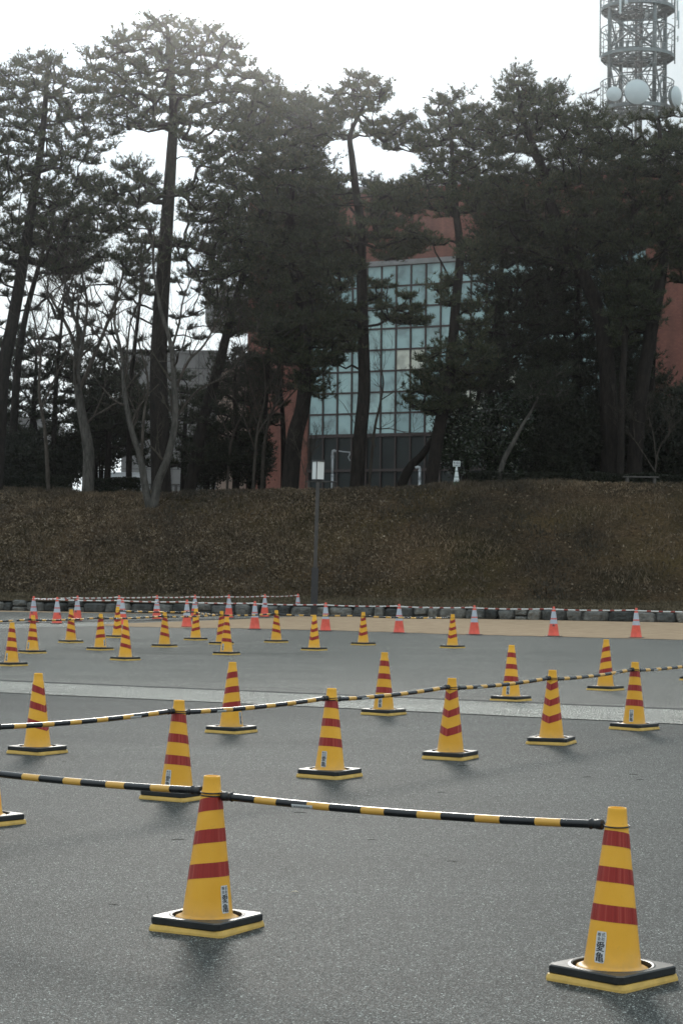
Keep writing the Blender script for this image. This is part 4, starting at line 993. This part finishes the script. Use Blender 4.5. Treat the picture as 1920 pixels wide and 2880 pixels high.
bare('slender leafless tree leaning left near the left edge', 0, 86.8, [[(112, 1120), (104, 1000), (90, 900), (92, 800), (70, 700)], [(98, 940), (130, 860), (160, 800), (175, 740)], [(92, 800), (112, 720), (100, 650)]], [(.09, .03), (.05, .015), (.04, .012)], 'bark_bare', 6, 1.8, 37)
bare('low bare shrub just left of the lantern', 0, 86, [[(700, 1112), (706, 1070), (720, 1030)], [(700, 1090), (690, 1050), (680, 1020)]], [(.03, .01), (.025, .01)], 'bark_bare', 5, .9, 23)

# ------------------------------------------------------------------ buildings
A0 = Vector((-6.13, 133.5, 0)); A1 = Vector((24.5, 117.0, 0)); BL = (A1-A0).length; yawB = math.atan2(A1.y-A0.y, A1.x-A0.x)
GZ = 3.9
bb_ = empty('brick_building', (A0.x, A0.y, GZ), yawB, label='red brick building with a tall grid of teal windows behind the pines', cat='building')
wx0, wx1, wz0, wz1 = 4.48, 26.8, 9.9-GZ, 20.35-GZ; top = 25.0-GZ; dep = 16
b = MB()
b.box(0, wx0, 0, dep, -1, top); b.box(wx1, BL, 0, dep, -1, top); b.box(wx0, wx1, 0, dep, wz1, top); b.box(wx0, wx1, .5, dep, -1, wz1-.002)
b.build('wall', M['brick'], bb_)
b = MB(); b.box(-.15, BL+.15, -.15, dep, top, top+.35); b.build('roof', M['concrete'], bb_)
b = MB(); b.box(wx0, wx1, -.06, .10, wz1-.02, wz1+.28); b.build('lintel', M['concrete'], bb_)
nc, nr = 11, 8; cw = (wx1-wx0)/nc; rh = (wz1-wz0)/nr; pw = None
def winmesh(glass):
    b = MB(); f = .055; b.box(0, cw, .10, .22, 0, f); b.box(0, cw, .10, .22, rh-f, rh); b.box(0, f, .10, .22, f, rh-f); b.box(cw-f, cw, .10, .22, f, rh-f); b.box(cw/2-f*.8, cw/2+f*.8, .08, .22, f, rh-f)
    fr = b.build('window', M['mullion'], bb_); 
    b = MB(); b.add([(f, .17, f), (cw/2-f*.8, .17, f), (cw/2-f*.8, .17, rh-f), (f, .17, rh-f)], [(0, 1, 2, 3)]); b.add([(cw/2+f*.8, .17, f), (cw-f, .17, f), (cw-f, .17, rh-f), (cw/2+f*.8, .17, rh-f)], [(0, 1, 2, 3)])
    gl = b.build('pane', M[glass], fr); return fr
pw = winmesh('glass')
for i in range(nc):
    for j in range(nr):
        o = pw if i == j == 0 else copy_tree(pw, bb_)
        o.location = (wx0+i*cw, rnd.uniform(-.004, .004), wz0+j*rh)
for k, (z0, z1) in enumerate(((-1, 1.7), (1.7, 3.85), (3.85, wz0))):
    b = MB()
    for i in range(nc*2):
        x0 = wx0+i*cw/2; b.box(x0, x0+.09, .06, .22, z0, z1-.16); b.add([(x0+.09, .19, z0), (x0+cw/2, .19, z0), (x0+cw/2, .19, z1-.16), (x0+.09, .19, z1-.16)], [(0, 1, 2, 3)], 1)
    b.box(wx0, wx1, .03, .24, z1-.16, z1); b.build('lower_glazing', [M['mullion'], M['glass_dark']], bb_, label='dark lower glazing')
# grey block jutting from its left side
a = P(578, 862, 134); c = P(705, 862, 134); zt = P(640, 812, 134).z-GZ; zb = P(640, 908, 134).z-GZ
b = MB(); Mi = Matrix.Rotation(-yawB, 4, 'Z') @ Matrix.Translation((a.x-A0.x, a.y-A0.y, 0))
b.box(0, c.x-a.x+1, -.2, 6, zb, zt, 0, Mi); 
for k in range(1, 4): b.box(k*.75, k*.75+.03, -.215, -.2, zb, zt, 1, Mi)
b.build('overhang', [M['concrete'], M['panel_dark']], bb_, label='grey block jutting out high on its left side')
def block(name, x0, x1, yt, d, dep, mat, label, joints=0, windows=0):
    a = P(x0, yt, d); c = P(x1, yt, d); L = (c-a).length; h = (a.z+c.z)/2-GZ
    o = empty(name, (a.x, d, GZ), label=label, cat='building'); b = MB(); b.box(0, L, 0, dep, -1, h); b.build('wall', mat, o)
    b = MB(); b.box(-.1, L+.1, -.1, dep, h, h+.2); b.build('roof', M['concrete'], o)
    if joints:
        b = MB(); z = .8
        while z < h: b.box(0, L, -.015, -.002, z, z+.04); z += joints
        x = joints*1.5
        while x < L-.1: b.box(x, x+.035, -.013, -.003, 0, h); x += joints*1.5
        b.build('panel_joints', M['panel_dark'], o)
    for k in range(windows):
        x = .9+k*(L-1.6)/max(1, windows)
        b = MB(); b.box(x, x+1.5, -.04, -.003, 1.2, 2.7); w = b.build('window', M['mullion'], o); b = MB(); b.box(x+.08, x+1.42, -.05, -.041, 1.28, 2.62); b.build('pane', M['glass_dark'], w)
    return o
block('low_building', 345, 628, 992, 142, 12, M['concrete'], 'low pale grey panelled building seen between the bare trunks', 1.15, 4)
block('beige_building', 612, 706, 1030, 138, 9, M['beige'], 'beige building against the left end of the red brick one', 1.3, 0)
block('low_building', -60, 120, 1180, 160, 12, M['concrete'], 'small pale building glimpsed through the dark pines at the left', 1.4, 2)
def fence(x0, x1, y0, y1, d, label):
    a = P(x0, y0, d); c = P(x1, y0, d); zb = P(x0, y1, d).z; L = c.x-a.x; gz = min(zb, Ht(*toUV(a)))-.2; h = a.z-gz
    o = empty('panel_fence', (a.x, d, gz), label=label, cat='fence'); b = MB(); n = int(L/.12); vs = []
    for i in range(n+1): vs += [(i*.12, .02*(i % 2), 0), (i*.12, .02*(i % 2), h)]
    b.add(vs, [(2*i, 2*i+2, 2*i+3, 2*i+1) for i in range(n)]); b.build('fence_panel', M['white_paint'], o)
    b = MB(); b.box(0, L, -.03, .05, h, h+.05); b.build('top_rail', M['white_paint'], o)
fence(268, 398, 1330, 1365, 112, 'white ribbed fence panel seen low between the pale trunks')
fence(-20, 36, 1312, 1365, 112, 'white ribbed fence panel seen low at the left edge')
# yagi antenna on the roof and birds
p0 = P(1647, 290, 128); ptop = P(1647, 262, 128)
o = empty('roof_antenna', (p0.x, 128, top+GZ+.35), label='thin television antenna standing on the roof left of the steel tower', cat='antenna'); h = ptop.z-(top+GZ+.35)
b = MB(); b.tube([(0, 0, 0), (0, 0, h+.1)], .035, 6); b.build('mast', M['tower_dark'], o)
b = MB(); b.tube([(-.35, 0, h-.05), (.55, 0, h+.06)], .022, 5)
for k in range(6): x = -.3+k*.16; b.tube([(x, -.3, h-.04+.1*k*.16), (x, .3, h-.04+.1*k*.16)], .013, 4)
b.build('antenna_array', M['tower_dark'], o)
def bird(p, rz, s, label):
    o = empty('bird', p, rz, label=label, cat='bird', group='small dark birds'); b = MB()
    b.tube([(-.20, 0, -.08), (-.12, 0, -.03), (0, 0, 0), (.08, 0, .04), (.13, 0, .09), (.16, 0, .11), (.20, 0, .11)], [.012, .03, .055, .052, .034, .028, .004], 8)
    b.tube([(-.32, 0, -.13), (-.20, 0, -.08), (-.1, 0, -.03)], [.022, .02, .012], 5); b.tube([(.02, .02, -.04), (.02, .02, -.13)], .006, 4); b.tube([(.02, -.02, -.04), (.02, -.02, -.13)], .006, 4)
    b.build('body', M['bird'], o); o.scale = (s, s, s)
    for sy in (-1, 1):
        b = MB(); b.add([(.07, sy*.05, .03), (-.02, sy*.058, .02), (-.20, sy*.03, -.06), (-.10, sy*.06, .0), (.02, sy*.065, .04)], [(0, 1, 3, 4), (1, 2, 3)]); b.build('wing', M['bird'], o)
bird(Vector((ptop.x+.62, 128, ptop.z+.20)), R(10), 1.5, 'dark bird perched on the end of the television antenna')
pb = P(1561, 221, 87); bird(pb, R(60), .9, 'dark bird perched on the top of the forked pine')

# ------------------------------------------------------------------ steel tower
TD = 180.0; tc = P(1790, 400, TD); SP = F/TD
def TZ(y): return P(1790, y, TD).z
tz = 25.0
tw = empty('steel_tower', (tc.x, TD, 4), label='pale steel telecom tower with round platforms and dish antennas', cat='tower')
def tl(z): return z-4
RL, RP = 2.78, 3.18; th0 = R(23.4)
legs = [Vector((RL*math.cos(R(113.4)+k*math.pi/2), RL*math.sin(R(113.4)+k*math.pi/2), 0)) for k in range(4)]
zt = tl(TZ(-160)); zlow = tl(TZ(320)); zbase = 0
decks = [tl(TZ(y)) for y in (22, 156, 306)]; top_dk = tl(TZ(-115))
for p in legs:
    b = MB(); b.tube([(p.x, p.y, zlow), (p.x, p.y, zt)], .18, 14)
    for z in decks+[top_dk]: b.tube([(p.x, p.y, z-1.3), (p.x, p.y, z-1.2)], .2, 14)
    b.tube([(p.x, p.y, zlow+.1), (p.x*1.25, p.y*1.25, zlow-1.2), (p.x*2.2, p.y*2.2, zlow-6), (p.x*2.6, p.y*2.6, zbase-1)], .16, 12); b.build('leg', M['tower'], tw)
lv = [zlow]+decks[::-1][1:]+[top_dk, zt]; lv = sorted(set([zlow]+decks[:2]+[top_dk]))
for i in range(len(lv)-1):
    b = MB(); z0, z1 = lv[i]+.35, lv[i+1]-.9
    for k in range(4):
        p, q = legs[k], legs[(k+1) % 4]
        m = (p+q)/2; b.tube([(p.x, p.y, z0), (q.x, q.y, z1)], .085, 6); b.tube([(q.x, q.y, z0), (p.x, p.y, z1)], .085, 6)
        b.tube([(p.x, p.y, z1), (q.x, q.y, z1)], .06, 6); b.tube([(p.x, p.y, z0), (q.x, q.y, z0)], .06, 6)
        b.tube([(p.x, p.y, (z0+z1)/2), (q.x, q.y, (z0+z1)/2)], .045, 5); b.tube([(p.x, p.y, z1), (-p.x*.1, -p.y*.1, z0+.6)], .05, 5); b.tube([(p.x, p.y, z0), (0, 0, z1)], .045, 5)
        b.tube([(m.x-.001, m.y, (z0+z1)/2-.18), (m.x, m.y, (z0+z1)/2+.18)], .15, 8)
    b.build('bracing', M['tower'], tw)
for z in decks+[top_dk]:
    b = MB(); n = 24
    b.lathe([(RP, z-.30), (RP, z), (RP-.05, z), (RP-.05, z-.30), (RP, z-.30)], n, sm=False)
    b.lathe([(RP-.05, z-.06), (2.0, z-.06), (2.0, z-.1), (RP-.05, z-.1)], n, sm=False)
    for k in range(12):
        w = 2*math.pi*k/12; c_, s_ = math.cos(w), math.sin(w); b.tube([(.3*c_, .3*s_, z-.25), (RP*c_, RP*s_, z-.25)], .06, 5)
        b.tube([(2.0*c_, 2.0*s_, z-1.1), (RP*c_, RP*s_, z-.3)], .04, 4)
    for r_ in (1.0, 1.7): b.lathe([(r_, z-.2), (r_+.12, z-.2), (r_+.12, z-.3), (r_, z-.3)], n, sm=False)
    b.build('platform', M['tower'], tw)
    b = MB()
    for hh in (.55, 1.1, 1.85, 2.3):
        rr_ = RP-.02
        b.tube([(rr_*math.cos(2*math.pi*k/n), rr_*math.sin(2*math.pi*k/n), z+hh) for k in range(n+1)], .028 if hh < 2 else .05, 5, cap=False)
    for k in range(n): w = 2*math.pi*k/n; b.tube([((RP-.02)*math.cos(w), (RP-.02)*math.sin(w), z), ((RP-.02)*math.cos(w), (RP-.02)*math.sin(w), z+(2.3 if k % 2 == 0 else 1.1))], .028, 4)
    for k in range(n//2):
        w = 2*math.pi*k/(n/2); b.tube([(2.2*math.cos(w), 2.2*math.sin(w), z+rnd.uniform(0, .4)), (2.9*math.cos(w+.2), 2.9*math.sin(w+.2), z+2.2)], .035, 4)
        b.box(2.3*math.cos(w)-.12, 2.3*math.cos(w)+.12, 2.3*math.sin(w)-.1, 2.3*math.sin(w)+.1, z+.3, z+rnd.uniform(.5, 1.0))
    b.build('railing', M['tower'], tw)
b = MB(); 
for k in range(9):
    w = 2*math.pi*k/9; rr_ = .22 if k < 5 else .34; b.tube([(rr_*math.cos(w)+.1, rr_*math.sin(w), zbase), (rr_*math.cos(w)+.1, rr_*math.sin(w), zt)], .035 if k % 2 else .055, 5)
for i in range(60): z = zbase+i*(zt-zbase)/60; b.box(-.2, .42, -.03, .03, z, z+.06)
b.build('cable_core', M['tower_dark'], tw)
b = MB()
for x in (-.95, -.45): b.tube([(x, -.5, zbase), (x, -.5, zt)], .035, 5)
z = zbase+.3
while z < zt: b.tube([(-.95, -.5, z), (-.45, -.5, z)], .02, 4); z += .38
for s_ in (-1, 1):
    z = zlow
    while z < zt: b.lathe([(.5, z), (.54, z)], 10, c=(-.7, -.75)); z += .9
b.build('ladder', M['tower'], tw)
b = MB(); b.tube([(0, 0, zbase-1), (0, 0, tl(TZ(480)))], .55, 10); b.build('core_pipe', M['tower'], tw)
def dish(x, y, rpx, yaw, dy):
    c = P(x, y, TD-dy); o = empty('dish_antenna', (c.x-tc.x, -dy, tl(c.z))); o.parent = tw; o.rotation_euler = (R(90), 0, yaw); r_ = rpx/SP
    b = MB(); b.lathe([(.001, r_*.30), (r_*.3, r_*.27), (r_*.6, r_*.19), (r_*.85, r_*.09), (r_, 0)], 32); b.build('radome', M['dish'], o)
    b = MB(); b.lathe([(r_, 0), (r_*1.02, -.02), (r_*1.02, -.30), (r_*.7, -.48), (.1, -.55), (.001, -.55)], 32); b.build('drum', M['tower'], o)
    b = MB(); b.tube([(0, 0, -.5), (0, 0, -1.3)], .08, 8); b.build('bracket', M['tower'], o)
dish(1726, 263, 21, R(-3), 3.3); dish(1791, 257, 35, 0, 3.3); dish(1902, 271, 30, R(52), 2.4)
def panel(x, y0, y1, w, dy):
    a = P(x, y0, TD); c = P(x, y1, TD); b = MB(); X = a.x-tc.x
    b.box(X-w/2, X+w/2, -dy-.1, -dy+.1, tl(c.z), tl(a.z), bev=.03); b.tube([(X, -dy+.2, tl(c.z)), (X, -dy+.2, tl(a.z))], .04, 6); b.tube([(X, -dy+.1, tl(c.z)+.3), (X*.9, -dy+.8, tl(c.z)+.3)], .03, 5)
    b.build('panel_antenna', M['dish'], tw)
panel(1731, -40, 64, .16, 3.1); panel(1747.5, -60, 37, .28, 3.1); panel(1901, 4, 60, .14, .6); panel(1905, 34, 82, .13, .5); panel(1903, 104, 119, .1, .5); panel(1809.6, 39, 66, .2, 1.5)
for x, y0, y1 in ((1683, -30, 170), (1892, -30, 188), (1690, 235, 330), (1746, 120, 157)):
    b = MB(); a = P(x, y0, TD); c = P(x, y1, TD); b.tube([(a.x-tc.x, -1.2, tl(c.z)), (a.x-tc.x, -1.2, tl(a.z))], .05, 6); b.tube([(a.x-tc.x, -1.2, tl(c.z)+.4), ((a.x-tc.x)*.88, -1, tl(c.z)+.4)], .03, 5); b.build('whip_antenna', M['tower'], tw)

# ------------------------------------------------------------------ added scattering volume imitating the lens flare veil
b = MB(); b.box(-260, 260, -50, 320, -1, 75)
hm = bpy.data.materials.new('flare_veil_air'); hm.use_nodes = True; hn = hm.node_tree.nodes
hn.remove(hn['Principled BSDF']); pv = hn.new('ShaderNodeVolumePrincipled'); pv.inputs['Color'].default_value = (.95, .97, 1, 1)
pv.inputs['Density'].default_value = .00022; pv.inputs['Anisotropy'].default_value = .945
hm.node_tree.links.new(pv.outputs[0], hn['Material Output'].inputs['Volume'])
hz = b.build('flare_veil', hm, None, kind='stuff', label='thin scattering air added to imitate the lens flare veil', cat='flare_veil')
# ------------------------------------------------------------------ light
SUN_EL, SUN_AZ = R(19.5), R(-3)      # azimuth measured from +Y, positive to the right
w = bpy.data.worlds.new('World'); sc.world = w; w.use_nodes = True; nt = w.node_tree; N = nt.nodes; Lk = nt.links
bg = N['Background']; sky = N.new('ShaderNodeTexSky'); sky.sky_type = 'NISHITA'; sky.sun_disc = False
sky.sun_elevation = SUN_EL; sky.sun_rotation = SUN_AZ; sky.air_density = 1.0; sky.dust_density = 2.0; sky.ozone_density = 1.5
tcn = N.new('ShaderNodeTexCoord')
sd = Vector((math.sin(SUN_AZ)*math.cos(SUN_EL), math.cos(SUN_AZ)*math.cos(SUN_EL), math.sin(SUN_EL)))
dp = N.new('ShaderNodeVectorMath'); dp.operation = 'DOT_PRODUCT'; dp.inputs[1].default_value = sd; Lk.new(tcn.outputs['Generated'], dp.inputs[0])
pw_ = N.new('ShaderNodeMath'); pw_.operation = 'POWER'; pw_.inputs[1].default_value = 110; mx = N.new('ShaderNodeMath'); mx.operation = 'MAXIMUM'; mx.inputs[1].default_value = 0
Lk.new(dp.outputs['Value'], mx.inputs[0]); Lk.new(mx.outputs[0], pw_.inputs[0])
cl = N.new('ShaderNodeMath'); cl.operation = 'MULTIPLY_ADD'; cl.inputs[1].default_value = 17; cl.inputs[2].default_value = 5.1; Lk.new(pw_.outputs[0], cl.inputs[0])
sz = N.new('ShaderNodeSeparateXYZ'); Lk.new(tcn.outputs['Generated'], sz.inputs[0]); mr = N.new('ShaderNodeMapRange'); mr.inputs[1].default_value = .30; mr.inputs[2].default_value = .6; mr.inputs[3].default_value = 0; mr.inputs[4].default_value = 4.0; Lk.new(sz.outputs[2], mr.inputs[0])
ad = N.new('ShaderNodeMath'); Lk.new(cl.outputs[0], ad.inputs[0]); Lk.new(mr.outputs[0], ad.inputs[1])
mr2 = N.new('ShaderNodeMapRange'); mr2.inputs[1].default_value = .17; mr2.inputs[2].default_value = .09; mr2.inputs[3].default_value = 0; mr2.inputs[4].default_value = 4.0; Lk.new(sz.outputs[2], mr2.inputs[0])
ad2 = N.new('ShaderNodeMath'); Lk.new(ad.outputs[0], ad2.inputs[0]); Lk.new(mr2.outputs[0], ad2.inputs[1])
cv2 = N.new('ShaderNodeMapRange'); cv2.inputs[1].default_value = .3; cv2.inputs[2].default_value = .7; cv2.inputs[3].default_value = .92; cv2.inputs[4].default_value = 1.12
cm = N.new('ShaderNodeMath'); cm.operation = 'MULTIPLY'; Lk.new(ad2.outputs[0], cm.inputs[0]); Lk.new(cv2.outputs[0], cm.inputs[1]); cl = cm
cc = N.new('ShaderNodeVectorMath'); cc.operation = 'SCALE'; cc.inputs[0].default_value = (.87, 1.0, 1.07); Lk.new(cl.outputs[0], cc.inputs['Scale'])
mp = N.new('ShaderNodeMapping'); mp.inputs['Scale'].default_value = (3, 3, 9); Lk.new(tcn.outputs['Generated'], mp.inputs[0])
ns = N.new('ShaderNodeTexNoise'); ns.inputs['Scale'].default_value = 1.1; ns.inputs['Detail'].default_value = 6; Lk.new(mp.outputs[0], ns.inputs['Vector'])
rp = N.new('ShaderNodeValToRGB'); rp.color_ramp.elements[0].position = .33; rp.color_ramp.elements[0].color = (.95, .95, .95, 1); rp.color_ramp.elements[1].position = .6; rp.color_ramp.elements[1].color = (1, 1, 1, 1)
Lk.new(ns.outputs['Fac'], rp.inputs[0]); Lk.new(ns.outputs['Fac'], cv2.inputs[0])
mxn = N.new('ShaderNodeMix'); mxn.data_type = 'RGBA'; Lk.new(rp.outputs[0], mxn.inputs[0]); Lk.new(sky.outputs[0], mxn.inputs[6]); Lk.new(cc.outputs[0], mxn.inputs[7])
Lk.new(mxn.outputs[2], bg.inputs[0]); bg.inputs[1].default_value = .10
sl = bpy.data.lights.new('sun', 'SUN'); sl.energy = 1.5; sl.angle = R(11); sl.color = (1, .95, .87)
so = bpy.data.objects.new('sun', sl); C.objects.link(so); so.rotation_euler = (-sd).to_track_quat('-Z', 'Y').to_euler()

sc.view_settings.view_transform = 'Standard'; sc.view_settings.look = 'None'; sc.view_settings.gamma = 1
sc.view_settings.exposure = 0.3
sc.render.engine = 'CYCLES'; sc.cycles.max_bounces = 5; sc.cycles.diffuse_bounces = 3; sc.cycles.glossy_bounces = 2; sc.cycles.transparent_max_bounces = 4
